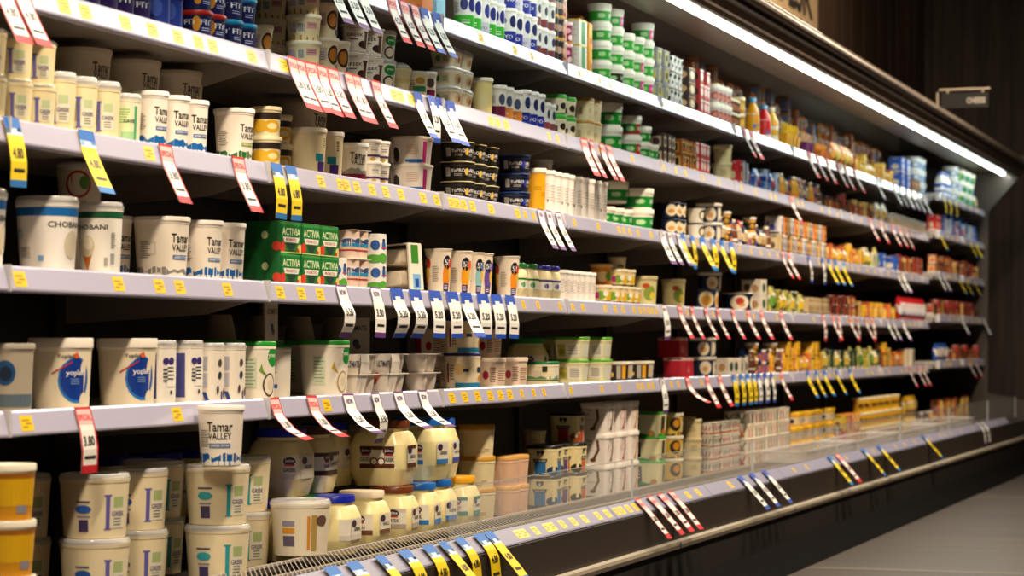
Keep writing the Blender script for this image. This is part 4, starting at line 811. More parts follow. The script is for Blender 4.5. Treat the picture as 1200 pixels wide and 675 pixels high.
P['dairy_b'] = tub(104, 112, dpt=104, n=5, taper=.94, col='EFDDB8', lid='24307C', lidh=9, style='screw', items=[('rect', -90, 22, 12, 50, 14, '2486B4'), ('rect', -90, -26, 50, 6, 60, 'A81C50'), ('ell', -90, 10, 62, 16, 18, 'E8C07C'), ('lines', -90, -12, 50, 16, 50, 6, '7C7460'), ('rect', 0, 0, 12, 90, 14, '2486B4'), ('rect', 0, 20, 60, 26, 16, '20365C'), ('ell', 0, 24, 34, 10, 10, 'D89030'), ('rect', -90, 34, 58, 18, 10, '20365C')])
P['crimson'] = tub(112, 96, dpt=96, n=5, taper=.95, col='EBD3BC', lid='EAD8C4', lidh=12, items=[('rect', -90, -30, 36, 26, 62, 'B0204C'), ('rect', -90, 4, 40, 36, 64, 'EAD4B8'), ('ell', -90, 8, 40, 10, 14, 'A81C3C'), ('lines', -90, 34, 40, 22, 50, 7, '7C5848'), ('rect', 0, 0, 40, 70, 56, 'E6CCAC'), ('lines', 0, 0, 40, 64, 44, 6, '7C5444'), ('lines', -90, -32, 36, 20, 44, 6, '7A2C44')])
P['dkgreen'] = tub(120, 80, n=5, taper=.95, col='EFE2B8', lid='0E6A38', lidh=10, style='screw', items=[('rect', 0, 0, 40, 90, 38, 'EAE4CC'), ('wave', None, 20, 30, 6, 24, '5C8C54', 7), ('ell', 0, 0, 46, 16, 10, 'E8DCC8'), ('band', None, 14, 18, '1C6A3C'), ('rect', -90, 30, 54, 18, 20, '16201C'), ('ell', -90, 0, 40, 18, 10, 'D8C8B0')])
P['milkcap_g'] = jar(82, 118, 'EFE0B0', '12702C', [('band', None, 62, 68, '12702C'), ('band', None, 33, 60, 'EAE8D4'), ('ell', -35, 0, 46, 12, 9, '2C8C48'), ('rect', -90, 0, 48, 14, 18, '4A4A40')], n=4, neck=.82)
P['milkcap_n'] = jar(82, 118, 'EFE0B0', '1A1E84', [('band', None, 62, 68, '1A1E84'), ('band', None, 33, 60, 'EAE6DC'), ('ell', -35, 0, 46, 12, 9, '3C2C90'), ('rect', -90, 0, 48, 14, 18, '4A4A40')], n=4, neck=.82)
P['fruitmix'] = tub(80, 68, taper=.9, col='EAD29C', lid='E6D6B4', lidh=8, items=[('ell', -75, 0, 30, 18, 16, '6C9C2C'), ('ell', -20, 0, 28, 18, 16, 'E0B020'), ('band', None, 3, 10, '3A1C14'), ('ell', -45, 0, 36, 10, 10, 'F0E6D0'), ('ell', -100, 0, 30, 9, 12, 'C01C80')])
P['fruitorange'] = tub(92, 84, taper=.9, col='E49A2C', lid='E8C08C', lidh=8, items=[('ell', -60, 0, 36, 24, 20, 'F0D8A0'), ('ell', -20, 0, 36, 18, 18, '6A9C34'), ('band', None, 3, 12, 'C86018')])
P['vanpot'] = tub(72, 120, taper=.9, col='E4D8C4', lid='E0D4C0', lidh=10, items=[('ell', -50, 0, 60, 20, 26, 'EFE6D4'), ('ell', -50, 0, 84, 14, 8, '6C8C34'), nut(-95, 0, 50, 20, 34)])
P['olivepot'] = tub(104, 118, taper=.88, col='DCCE96', lid='C8B888', lidh=12, items=[('ell', -50, 0, 50, 26, 30, '8C9C40'), ('ell', -40, 6, 40, 14, 16, 'E4C848'), ('ell', -70, 0, 80, 14, 10, 'C04828')])
P['clear_green'] = tub(116, 84, n=6, taper=.9, col='E6DFA8', lid='58A820', lidh=9, style='screw', items=[('rect', 0, 0, 36, 84, 46, 'DCDCC8'), ('rect', -90, 0, 36, 88, 46, 'E6E0D0'), ('rect', -90, -22, 36, 30, 44, 'B8A83C'), ('ell', -90, -22, 30, 10, 12, '7C8428'), ('lines', -90, 20, 36, 34, 34, 5, '8A8A78'), ('rect', 0, 34, 36, 12, 60, '7C4824')], bodymat=M('E2DCA8', .2))
P['flower'] = tub(108, 74, n=5, taper=.92, col='2A2018', lid='E6DCC8', lidh=8, items=[('rect', -90, -20, 36, 50, 56, '30261C'), ('ell', -90, -26, 36, 12, 14, 'E8B840'), ('ell', -90, -12, 24, 9, 9, 'F0D060'), ('rect', -90, 16, 36, 16, 56, 'B8B4AC'), ('rect', -90, 36, 36, 14, 56, 'E0A020'), ('rect', 0, 0, 36, 60, 50, 'C8C0B0'), ('ell', 0, -16, 34, 12, 14, 'E8B840')])
P['redpack'] = carton(128, 96, 84, 'B8182C', [('rect', 0, 0, 76, 120, 10, 'E8B8B0'), ('rect', -90, -10, 40, 60, 60, 'C41C34'), ('ell', 0, -20, 40, 20, 12, 'D84050'), ('lines', 0, -20, 26, 50, 12, 2, 'E8A0A0'), ('rect', -90, 0, 80, 60, 6, '3A2018')], flap='D8A8A0')
P['ovalnavy'] = tub(108, 86, n=4, taper=.93, col='1C2A48', lid='E2D8C8', lidh=9, items=[('ell', -70, 0, 38, 26, 30, 'EADCC0'), ('ell', 0, -6, 38, 24, 30, 'EADCC0'), ('ell', -70, 0, 34, 12, 12, 'D8A058'), ('rect', -30, 0, 38, 8, 70, 'D8D0C0')])
P['ovalamber'] = tub(100, 96, n=4, taper=.93, col='26304C', lid='20283C', lidh=6, style='foil', items=[('ell', -80, 0, 44, 34, 36, 'EADAB0'), ('ell', -80, 0, 40, 22, 22, 'E0A030'), ('ell', 0, 0, 44, 34, 36, 'EADAB0'), ('ell', 0, 0, 40, 22, 20, 'DC8A28')])
P['redround'] = tub(150, 92, taper=.9, col='1E2440', lid='DCD0BC', lidh=6, style='foil', items=[('ell', -70, 0, 42, 46, 34, 'EADCC2'), ('ell', -70, 0, 48, 20, 18, 'B83A20'), ('ell', -70, 10, 30, 16, 8, 'D89050'), ('ell', 10, 0, 42, 40, 34, 'EADCC2'), ('ell', 10, 0, 42, 18, 16, 'C04828')])
P['facebox'] = carton(96, 96, 78, 'D8CCB8', [('rect', -90, 0, 40, 84, 66, 'E6DAC4'), ('ell', -90, -20, 40, 15, 18, '6A4C30'), ('ell', -90, 20, 36, 16, 18, 'B88C5C'), ('rect', 0, 0, 40, 84, 66, 'DCD0BC'), ('ell', 0, 0, 40, 24, 22, '2C4C34')])
P['tan'] = carton(60, 96, 90, 'CBB48C', [('rect', -90, 0, 46, 70, 60, 'D8C49C'), ('rect', -90, 0, 60, 60, 8, '5C4838'), ('rect', 0, 0, 46, 44, 70, 'D4BE92'), ('ell', 0, 0, 40, 14, 12, 'B87828'), ('lines', 0, 0, 72, 36, 14, 3, '5A4C40')])
P['kirk_r'] = tub(122, 112, n=5, taper=.94, col='EFDFA8', lid='1B191C', lidh=11, style='screw', items=[]); 
def shieldtub(c, fr):
    it = []
    for a in (-90, 0): it += [('poly', a, [(-26, 62), (26, 62), (22, 50), (-22, 50)], '17161A'), ('txt', a, 0, 56, 8, 'GIPPSLAND', 'E8E0C8', 1, 40), ('rect', a, 0, 28, 40, 44, c), ('ell', a, 0, 80, 12, 8, '1E1A18'), ('ell', a, -8, 86, 5, 5, '1E1A18'), ('ell', a, 9, 86, 5, 5, '1E1A18'), ('ell', a, 0, 78, 4, 5, 'EFE6D0')]
    it += [('ell', -45, 0, 20, 26, 16, fr), ('rect', -45, 0, 50, 10, 60, 'EFDFA8')]
    return tub(118, 108, n=5, taper=.94, col='EFDFA8', lid='1B191C', lidh=11, style='screw', items=it)
P['sh_red'] = shieldtub('C43C1C', 'A85020'); P['sh_blue'] = shieldtub('2E78B4', '20406C'); P['sh_pur'] = shieldtub('5C3C84', '3C2458'); P['sh_or'] = shieldtub('D0662C', '241A14')
def ribbon(c, c2):
    it = []
    for a in (-90, 0): it += [('poly', a, [(8, 96), (18, 96), (22, 60), (12, 58)], c), ('poly', a, [(12, 60), (22, 60), (4, 22), (-10, 20)], c), ('ell', a, -4, 22, 12, 7, c), ('rect', a, -8, 56, 40, 1.5, c2), ('poly', a, [(-44, 56), (-43, 60), (-16, 84), (-16, 81)], c), ('txt', a, -16, 92, 11, 'Plain', '5A4648', 1, 22), ('rect', a, -38, 44, 1, 60, c2)]
    return tub(112, 118, n=7, taper=.95, col='F2E8DE', lid='F4ECE2', lidh=14, items=it)
P['rib_r'] = ribbon('B8241C', 'C86A60'); P['rib_b'] = ribbon('6A4030', 'B08878'); P['rib_o'] = ribbon('D88820', 'D8A868')
P['greenlid'] = tub(128, 100, n=6, taper=.92, col='E8E0B0', lid='3AA028', lidh=10, style='screw', items=[('rect', -90, -34, 44, 30, 70, '24302A'), ('lines', -90, -34, 44, 22, 40, 3, 'D8D0C0'), ('rect', 0, 0, 44, 40, 80, '3A281C'), ('wave', None, 3, 16, 5, 20, '34942C', 3), ('ell', 0, 10, 20, 20, 14, 'C07828'), ('ell', -90, 30, 16, 14, 12, 'B88840')])
P['goldpot'] = tub(96, 96, n=3, taper=.92, col='E0B848', lid='E8DCC0', lidh=10, items=[('ell', -60, 0, 50, 24, 28, '2A1A14'), ('ell', -60, 4, 54, 14, 16, 'D89020'), ('ell', 0, 0, 40, 20, 26, 'EAD8A0'), ('wave', None, 3, 14, 6, 16, '2A2018', 4)])
P['cream2'] = tub(96, 84, taper=.9, col='E6D4A0', lid='D8C89C', lidh=9, items=[('lines', -60, 0, 40, 34, 24, 3, 'B89C60')])
P['tiramisu'] = tub(66, 76, taper=.85, col='2C1A14', lid='DCC8A0', lidh=8, items=[('ell', -60, 0, 34, 14, 16, '8C5430')])
def butter(c1, c2):
    it = []
    for a in (-90, 0): it += [('poly', a, [(-22, 54), (-12, 54), (6, 24), (-2, 20)], c1), ('poly', a, [(22, 54), (14, 54), (-6, 20), (2, 20)], c2), ('ell', a, 0, 18, 12, 7, c1)]
    return multipack(2, 2, 60, 66, 'EDE0CC', 'EDE4D0', it, n=5, taper=.93)
P['fly_r'] = butter('A81C1C', 'C8403C'); P['fly_b'] = butter('8C7050', '6C5440'); P['fly_o'] = butter('D8761C', 'E49A2C'); P['fly_g'] = butter('4C6C3C', 'A8883C')
def striptray(c):
    it = []
    for a in (-90, 0): it += [('poly', a, [(-20, 46), (-14, 46), (-8, 26), (-12, 26)], c), ('poly', a, [(-2, 46), (4, 46), (0, 26), (-6, 26)], c), ('poly', a, [(14, 46), (20, 46), (14, 26), (9, 26)], c), ('ell', a, -14, 14, 6, 5, 'C0481C'), ('ell', a, 2, 14, 6, 5, 'C0481C'), ('ell', a, 18, 14, 6, 5, 'C86828')]
    return multipack(3, 2, 52, 58, 'E6DCCA', 'EAE2D0', it, n=5, taper=.95)
P['strip_g'] = striptray('5A645C'); P['strip_r'] = striptray('B03A34')
def jalna(lid, c1, band, word, w=168, h=188, fruit=None, cream='F3E3A6', c=-84):
    it = [('rect', c, 0, h * .445, 104, h * .34, 'EAE2D2'), ('rect', c, 0, h * .585, 104, 10, c1), ('rect', c, 0, h * .31, 104, 13, band)]
    for dx in (14,) if w < 150 else (-34, 34): it += [('ell', c, dx, h * .535, 17, 11, '3A1C3C'), ('rect', c, dx, h * .48, 26, 5, 'B8342C'), ('txt', c, dx, h * .54, 10, 'Jalna', 'F0E8D8', 1, 25), ('txt', c, dx, h * .41, 14, word, '2C2824', 1, 34)]
    
    if fruit: it += [('ell', c, -9, h * .38, 12, 12, '6A3A20'), ('ell', c, -9, h * .38, 8, 8, 'F4EEE0'), ('ell', c, 12, h * .38, 12, 12, '6A3A20'), ('ell', c, 12, h * .38, 8, 8, 'F4EEE0')]
    it += [nut(c - 84, 0, h * .44, 40, 42, '4C5C9C'), ('rect', 0, 0, h * .445, 70, h * .34, 'E2DACA'), ('rect', 0, 0, h * .585, 70, 10, c1), ('rect', 0, 0, h * .31, 70, 13, band), ('ell', 0, -14, h * .535, 16, 10, '3A1C3C'), ('txt', 0, 8, h * .44, 13, word, '2C2824', 1, 46)]
    return jar(w, h, cream, lid, it, n=50)
P['j_coco'] = jalna('6E3414', '5A2C18', '5A2C18', 'GREEK', fruit=True); P['j_blue'] = jalna('1C64B8', 'E8E0D4', '2C78C0', 'GREEK'); P['j_lf'] = jalna('1C58B8', 'DCE4F0', '3A48A8', 'Lactose Free', w=120, h=184)
P['j_back'] = jalna('1826A8', 'E0D8C8', 'D8D0C0', 'GREEK', w=150, h=182, c=-30); P['j_van'] = jalna('F0DCC0', 'E8DCC0', '6A4024', 'VANILLA', w=140, h=162); P['j_lowb'] = jalna('1826A8', 'E6DECC', 'D0C8C0', 'GREEK', w=140, h=162, c=-20); P['j_lowg'] = jalna('1C8438', 'E6DECC', 'D0C8C0', 'GREEK', w=140, h=162); P['j_lowc'] = jalna('6E3414', 'D8C8B8', 'B0A090', 'GREEK', w=140, h=162); P['j_lows'] = jalna('1C64B8', 'E8E0D4', '2C78C0', 'GREEK', w=140, h=162); P['j_lowy'] = jalna('E8A41C', '1C8478', '1C8478', 'SWEET', w=140, h=162); P['j_choc'] = jalna('4A2820', '4A2C20', '3A2018', 'SWEET', w=140, h=182, c=-40)
P['farm_b'] = tub(158, 142, taper=.88, col='F0DFB8', lid=LIDCLEAR, lidh=12, style='clear', items=greek(122, '6660B0', -22, f=1.25, g='B0BE80') + [('ell', -85, 0, 66, 18, 9, '2C5CB0'), ('rect', -85, 0, 82, 30, 4, '4C4470'), ('rect', -85, 0, 50, 30, 4, '8C8498'), ('rect', -85, 0, 30, 22, 26, '463A68')] + pillar(-150, 0, 24, 96, '6660B0', 10))
P['farm_t'] = tub(158, 142, taper=.88, col='F0DFB8', lid=LIDCLEAR, lidh=12, style='clear', items=greek(122, '2CA0A8', -30, f=1.25, g='B0BE80') + [('ell', -95, 0, 70, 18, 10, '34A4B0'), ('rect', -95, 0, 88, 34, 4, '4C4470'), ('rect', -95, 0, 52, 30, 4, '8C8498'), ('rect', -95, 0, 32, 24, 28, '463A68')])
P['farm_o'] = tub(158, 142, taper=.88, col='EFE2C8', lid=LIDCLEAR, lidh=12, style='clear', items=[('rect', -92, 0, 84, 34, 14, '9A90A0'), ('rect', -92, 0, 66, 34, 14, 'E0962C'), ('rect', -92, 0, 40, 32, 26, '6A6070'), ('rect', -50, 0, 60, 8, 84, 'D88C24'), ('rect', -38, 0, 60, 16, 90, 'B89850'), ('ell', -20, 0, 90, 18, 14, '6A5040')])
P['ybox'] = tub(110, 112, taper=.86, col='D09018', lid='F0E6D0', lidh=12, items=[('band', None, 30, 84, 'E0AC10'), ('band', None, 84, 92, 'A86414'), ('rect', -20, 0, 24, 24, 16, '8C8C98')])
# blurred far goods: simple shapes with real printed panels
def gbox(c, a1, a2, w=60, d=80, h=90):
    DK = '1E1A1C' if sum(int(c[i:i + 2], 16) for i in (0, 2, 4)) > 300 else 'EDE6DA'
    return carton(w, d, h, c, [('rect', -90, 0, h * .1, d * .8, h * .1, DK), ('rect', 0, 0, h * .1, w * .8, h * .1, DK), ('lines', -90, 0, h * .9, d * .5, h * .1, 2, DK), ('rect', -90, -d * .3, h * .5, d * .14, h * .5, a2), ('rect', 0, w * .3, h * .5, w * .14, h * .5, DK), ('rect', -90, 0, h * .5, w * .7, h * .6, a1), ('ell', -90, 0, h * .4, w * .2, h * .18, a2), ('rect', 0, 0, h * .5, w * .7, h * .6, a1), ('ell', 0, 0, h * .4, w * .2, h * .18, a2), ('rect', 0, 0, h * .82, w * .6, h * .08, a2)])
def gbag(c, a1, a2, w=110, d=50, h=120, seed=0):
    return bag(w, d, h, c, [('rect', -20, 0, h * .7, w * .5, h * .1, 'EFE8DC'), ('rect', -40, 0, h * .22, w * .4, h * .1, '1E1A1C'), ('ell', -90, 0, h * .6, 9, 12, 'EFE8DC'), ('ell', -60, 0, h * .45, w * .25, h * .2, a1), ('ell', 0, 0, h * .5, w * .3, h * .22, a1), ('rect', 0, 0, h * .3, w * .4, h * .12, a2)], seed=seed)
def gpot(c, a1, l, w=80, h=80): return tub(w, h, taper=.9, col=c, lid=l, lidh=h * .12, items=[('band', None, h * .2, h * .65, a1), ('ell', -50, 0, h * .42, w * .2, h * .15, c)])
P['b_red'] = gbox('C02030', 'D84040', 'F0E0D0'); P['b_tan'] = gbox('C8AC7C', 'D8C094', '6A4830'); P['b_wh'] = gbox('E6E0D8', 'C8C0C8', '3C4CA0'); P['b_blue'] = gbox('1E48A8', '2C60C8', 'E8E0C8', 120, 80, 100)
P['b_pur'] = gbox('5C2080', '7C3CA0', 'E8C850', 60, 60, 110); P['b_rd2'] = gbox('C81C28', 'E03030', 'F0D8B0', 60, 60, 110); P['b_or'] = gbox('E08428', 'F0B060', 'A82818', 70, 70, 90); P['b_grn'] = gbox('2C7038', 'D8C880', 'E8E0D0'); P['b_brn'] = gbox('7C4A28', 'C89860', '2A1A14'); P['b_yel'] = gbox('E4B828', 'F0D870', '8C3020')
P['b_blk'] = gbox('1E1C20', '3C3A44', 'C8B070', 60, 70, 110); P['b_can'] = gpot('E8E0D4', 'D8B080', 'D8D0C4', 66, 80); P['b_striped'] = carton(120, 90, 110, 'E4D8C8', [('rect', a, x_, 56, 7, 100, c) for a in (-90, 0) for x_, c in ((-48, 'C87838'), (-32, '8C9C3C'), (-16, '6C4C38'), (0, 'D8B868'), (16, '88504C'), (32, 'A8AC5C'), (48, '5C4838'))])
P['g_yel'] = gbag('E4B020', 'F0D060', 'B03020', seed=1); P['g_or'] = gbag('E07820', 'F4B048', '2C7C38', seed=2); P['g_grn'] = gbag('1E6A30', 'D8C848', 'E8E0C8', seed=3); P['g_red'] = gbag('B81C20', 'E04838', 'C8D8E8', seed=4); P['g_wh'] = gbag('E0D8CC', 'D8A850', '4C6C9C', seed=5); P['g_dk'] = gbag('20301E', '8C9C3C', 'C8402C', seed=6); P['g_blu'] = gbag('2454A8', 'E0D4C0', 'C84030', seed=7); P['g_brn'] = gbag('5C2C14', 'B0542C', 'D8B060', seed=8)
P['bt_wh'] = bottle(80, 170, 'E8E8EC', '2848B0', [('band', None, 30, 90, '3460C0'), ('ell', -50, 0, 60, 16, 18, 'F0F0F0')]); P['st_wh'] = tub(110, 84, taper=.9, col='E6E8E8', lid='DCE0E0', lidh=9, items=[('band', None, 16, 52, '5C8CC0'), ('ell', -50, 0, 34, 20, 12, 'F0F0F0')])
P['cheese_tray'] = tub(130, 76, dpt=96, n=6, taper=.9, col='E8B430', lid='F0BC1C', lidh=12, style='screw', items=[('rect', 0, 0, 32, 100, 34, 'E4D8C0'), ('lines', 0, 0, 32, 80, 26, 4, '8C7C60'), ('rect', -90, 0, 32, 70, 36, 'E0D4BC'), ('ell', -90, 0, 30, 16, 12, '1C2C48')])
P['whitebin'] = carton(300, 200, 110, 'D8D0C4', [('rect', 0, 0, 56, 240, 60, 'C8BCB0'), ('rect', -90, 0, 56, 140, 60, 'D0C6B8')])
P['tin_y'] = tub(78, 88, taper=.96, col='D8A81C', lid='E8D8B0', lidh=9, items=[('band', None, 20, 60, 'C89010'), ('ell', -50, 0, 40, 18, 14, '2A2418')])
P['redbag'] = gbag('C81C24', 'E8E0E0', '3C64B0', 120, 60, 150, 9)

PAL = {'warm': ['E4B428', 'E07820', 'F0D070', 'C89048', 'E8DCC4', 'D8A830', 'C05020', 'F0C030'], 'dark': ['5C2014', '24301C', '8C2A1C', '1E6A30', 'B8682C', '2A1C18', 'C83020', '6C5428', 'D8B060'], 'cool': ['E6E2DC', '2450A8', 'C8D4E4', '1C2C68', 'E8E4E0', '5C8CC8', 'A8B4C0', 'D04038'], 'mixed': ['C8302C', 'E8DCC8', '2C4C9C', 'E0A430', '3C7C3C', 'C8AC80', '6C3C28', 'E8E0D8', '20242C', 'D87838'], 'green': ['1E5A2C', '6C9C3C', 'E4C030', 'E8DCC0', '14301C', 'C8C070'], 'rust': ['C8682C', '9C4820', 'E89838', 'A8806C', 'D0A880', '7C5848', '8C7478', '4C84C8']}
rp = random.Random(41); FAR = {}
for nm, cols in PAL.items():
    FAR[nm] = []
    for q in range(7):
        c, a1, a2 = rp.sample(cols, 3); kk = 'x_%s%d' % (nm, q); s_ = rp.choice('bbgpgb') if nm not in ('cool', 'mixed') else rp.choice('bbpptg')
        if s_ == 'b': P[kk] = gbox(c, a1, a2, rp.choice((38, 48, 60)), 60, rp.choice((60, 76, 95, 110)))
        elif s_ == 'g': P[kk] = gbag(c, a1, a2, rp.choice((70, 90)), 46, rp.choice((80, 105, 130)), seed=q)
        elif s_ == 't': P[kk] = bottle(48, 118, c, a1, [('band', None, 20, 70, a2)])
        else: P[kk] = gpot(c, a1, a2, rp.choice((56, 68)), rp.choice((58, 74)))
        FAR[nm].append(kk); P[kk]['cols'] = (cname(c), cname(a1), cname(a2))

TD = dict(pot_grn='bright green', pot_lil='pale lilac', pot_blue='royal blue', fly_r='red', fly_b='brown', fly_o='orange', fly_g='olive', rib_b='brown', rib_r='red', rib_o='orange', strip_g='grey', strip_r='red', g_s='plain', g_sp='pink panelled', g_l='green banded', st_wh='white and pale blue', b_tan='tan', b_or='orange', b_wh='white', g_or='orange', g_yel='yellow', b_red='red', b_yel='yellow', facebox='oval printed')
# ------------------------------------------------------------------ stocking the shelves
SKIND = {1: [''], 2: ['lower', 'upper'], 3: ['bottom', 'middle', 'top'], 4: ['bottom', 'second', 'third', 'top']}
rj = random.Random(77); COUNT = [0]
def run(tier, x0, x1, types, name, cat, desc, stack=1, off=0.0, n=None, rz=0, jit=.12, gap=1.0, z0=0.0, sink=0.0, tn=None, rot=None):
    """fills the front of a shelf from picture column x0 to x1 (far silhouettes of first and last item)"""
    types = [types] if isinstance(types, str) else types
    w_, d_, h_ = P[types[0]]['size']
    far = x0 > 1093 and tier < 5
    a = (D0 - .06 if far else D0) + .012 + off + d_ / 2; b = (TB2 if far else TB)[tier] - .004 + z0
    rnd_ = abs(w_ - d_) < .004 and 'label' in P[types[0]]['parts']
    sa = s_right(x0, a, d_, w_, rnd_); sb = s_right(x1, a, d_, w_, rnd_) if x1 else sa
    if n is None: n = max(1, int((sb - sa) / (w_ * gap) + .35) + 1)
    if n > 1 and (sb - sa) / (n - 1) < w_ * 1.0: sb = sa + (n - 1) * w_ * 1.003
    for i in range(n):
        s = sa + (sb - sa) * i / max(1, n - 1)
        st = stack[i % len(stack)] if isinstance(stack, (list, tuple)) else stack
        zz = b; dx = rj.uniform(-.003, .003)
        for k in range(st):
            t = types[(i + k) % len(types)] if tn is None else types[tn(i, k) % len(types)]; p = P[t]; hh = p['size'][2]
            dsc = desc.replace('{}', TD.get(t, '')); lab = '%s on the %s' % (dsc, TIER[tier]) if ' on ' not in desc and tier < 6 else dsc
            bits = []
            if st > 1: bits.append(SKIND[st][k])
            if n > 1: bits.append('%s from near end' % ordn[i])
            if bits: lab += ', ' + ' '.join(bits)
            jr = rj.uniform(-jit, jit) * (1 if rnd_ else .25)
            place(p, name, (-(a + dx), s, zz + EYE), rz + jr, lab, cat, None if (n == 1 and st == 1) else '%ss, %s' % (desc.replace('{} ', ''), TIER[tier]), rot)
            COUNT[0] += 1
            zz += hh + .0005 - (.0028 if sink == 0 else sink)
def far(tier, x0, x1, pal, name, cat, desc, hmax=.18, off=0.0, z0=0.0, lean=.25):
    """a loose mixed row: items of different sizes side by side, some of them stacked"""
    beyond = x0 > 1093 and tier < 5; base = (D0 - .06 if beyond else D0) + .015 + off; b = (TB2 if beyond else TB)[tier] - .004 + z0
    s, e = s_at(x0, base), s_at(x1, base); i = 0; e = min(e, 18.31 if (beyond or tier == 5) else S_END - .03)
    if beyond: s = max(s, S_END + .07)
    while True:
        t = rj.choice(FAR[pal]); w_, d_, h_ = P[t]['size']
        if s + w_ > e + .02: break
        zz = b; k = 0; xo = rj.uniform(0, .02)
        while zz - b + h_ <= hmax + .001 or k == 0:
            ks = P[t]['parts']; noun, nm, ct = ('bag', 'snack_bag', 'bag') if 'pouch' in ks else ('bottle', 'small_bottle', 'bottle') if 'cap' in ks else ('pot', 'small_pot', 'pot') if 'lid' in ks else ('packet', 'food_box', 'packet')
            dd = noun + 's in ' + desc
            if noun == 'packet': nm, ct = ('packed_carton', 'carton') if off > .2 else ('snack_packet', 'packet')
            cc = P[t]['cols']; lab = '%s and %s %s, %s%s in %s' % (cc[0], cc[1] if cc[1] != cc[0] else cc[2], noun, 'rear ' if off > .2 else '', ordn[i], desc) + ['', ', second up', ', third up', ', fourth up', ', fifth up'][k]
            bagl = 'pouch' in P[t]['parts']
            place(P[t], nm, (-(base + d_ / 2 + xo), s + w_ / 2, zz + EYE), rj.uniform(-.12, .12), lab, ct, dd); COUNT[0] += 1
            zz += h_ - .001; k += 1
            if (bagl and off < .2) or k > (4 if off > .2 else 2) or (off < .2 and rj.random() < .25): break
        s += w_ * rj.uniform(1.03, 1.12) + (.07 if off > .2 else 0); i += 1
YT, YP, CT, DT = ('yoghurt_tub', 'yoghurt tub'), ('yoghurt_pot', 'yoghurt pot'), ('custard_tub', 'dessert tub'), ('dip_tub', 'dip')
MPK, BX, BG, BT, CH = ('yoghurt_multipack', 'multipack'), ('food_box', 'packet'), ('food_bag', 'bag'), ('drink_bottle', 'bottle'), ('cheese_pack', 'cheese pack')
# --- top shelf
run(0, 508, 508, 'orangep', *BX, 'orange packet'); run(0, 522, 522, 'skyblue', *BX, 'pale blue packet beside the orange one')
run(0, 557, 592, ['pot_grn', 'pot_grn', 'pot_lil'], *YP, 'tall white pot with {} foot', 2)
run(0, 606, 628, ['pot_blue', 'pot_blue', 'pot_lil'], *YP, 'further white pot with {} foot', 2)
run(0, 636, 652, 'pot_red', *YP, 'white pot with grey and red foot', 3)
run(0, 656, 661, 'choc', *YP, 'slim dark chocolate pot', 3); run(0, 666, 666, 'peachpot', *YP, 'slim peach coloured pot', 4); run(0, 672, 675, 'berry', *YP, 'slim berry red pot', 2)
run(0, 687, 687, 'leafbox', *BX, 'white box with green panel', 2); run(0, 694, 694, 'orangebox', *BX, 'orange fruit carton', 2)
run(0, 718, 718, ['g_s'], *YT, 'green banded tub, first stack', 4); run(0, 732, 732, ['g_k', 'g_s', 'g_s', 'g_sp'], *YT, 'green banded tub, tall second stack', 4)
run(0, 745, 745, 'g_s', *YT, 'green banded tub behind the pink panelled stack', 3); run(0, 755, 766, ['g_s', 'g_sp', 'g_sp', 'g_s'], *YT, '{} green banded tub', [3, 4], tn=lambda i, k: i + k + 1)
run(0, 775, 783, 'silver', *YP, 'silver and yellow square pot', 3); run(0, 790, 798, 'cowpot', *YP, 'cow patterned square pot', 3)
run(0, 815, 815, 'eggbox', *CT, 'dark box with cream ovals', 3); run(0, 824, 832, 'redwhite', *CT, 'red and white small dessert box', [3, 2])
run(0, 845, 857, 'mushroom', *CT, 'glass like pot with cream lid', 2, gap=1.02); run(0, 862, 868, 'darkjar', *CT, 'small dark brown jar with cream lid', 2)
run(0, 874, 874, 'amberjar', *CT, 'amber jar beside the juice bottles', 2)
run(0, 890, 890, 'juice_o', *BT, 'orange and white bottle with blue cap'); run(0, 903, 903, 'juice_r', *BT, 'red and white bottle with blue cap'); run(0, 912, 912, 'juice_y', *BT, 'yellow and white bottle with cream cap')
run(0, 926, 938, 'ysticks', 'cheese_stick_pack', 'snack', 'bunch of bright yellow sticks', z0=.0); run(0, 948, 953, 'psticks', 'cheese_stick_pack', 'snack', 'purple sleeve of pale sticks'); run(0, 965, 972, 'osticks', 'cheese_stick_pack', 'snack', 'orange sleeve of sticks')
run(0, 950, 958, 'b_pur', *BX, 'purple upright packet', off=.07, n=1); run(0, 964, 964, 'b_rd2', *BX, 'bright red upright packet', off=.07)
run(0, 982, 1002, ['g_or', 'g_yel'], *BG, '{} snack bag'); far(0, 1004, 1050, 'warm', *BX, 'top shelf row past the orange bags', .12)
far(0, 792, 850, 'rust', *BX, 'top shelf back row behind dark boxes', .38, .25); far(0, 850, 930, 'rust', *BX, 'top shelf back row behind bottles', .38, .25); far(0, 930, 1080, 'rust', *BX, 'top shelf back row past bottles', .33, .25); far(0, 640, 780, 'rust', *BX, 'top shelf back row behind green tubs', .36, .27)
run(0, 1060, 1066, 'b_blue', *BX, 'large blue box', 2, z0=0); run(0, 1071, 1078, 'b_brn', *BX, 'brown cornered packet', 1)
run(0, 1078, 1085, 'st_wh', *YT, 'white and pale blue stacked tub', 3)
run(0, 1108, 1114, ['bt_wh'], *BT, 'white bottle with blue band'); run(0, 1123, 1124, 'st_wh', *YT, 'white tub beside green tubs', 3); run(0, 1131, 1143, ['g_l', 'st_wh'], *YT, 'broad {} far tub', 3)
far(0, 1146, 1162, 'mixed', *BX, 'top shelf row at the far end', .2)
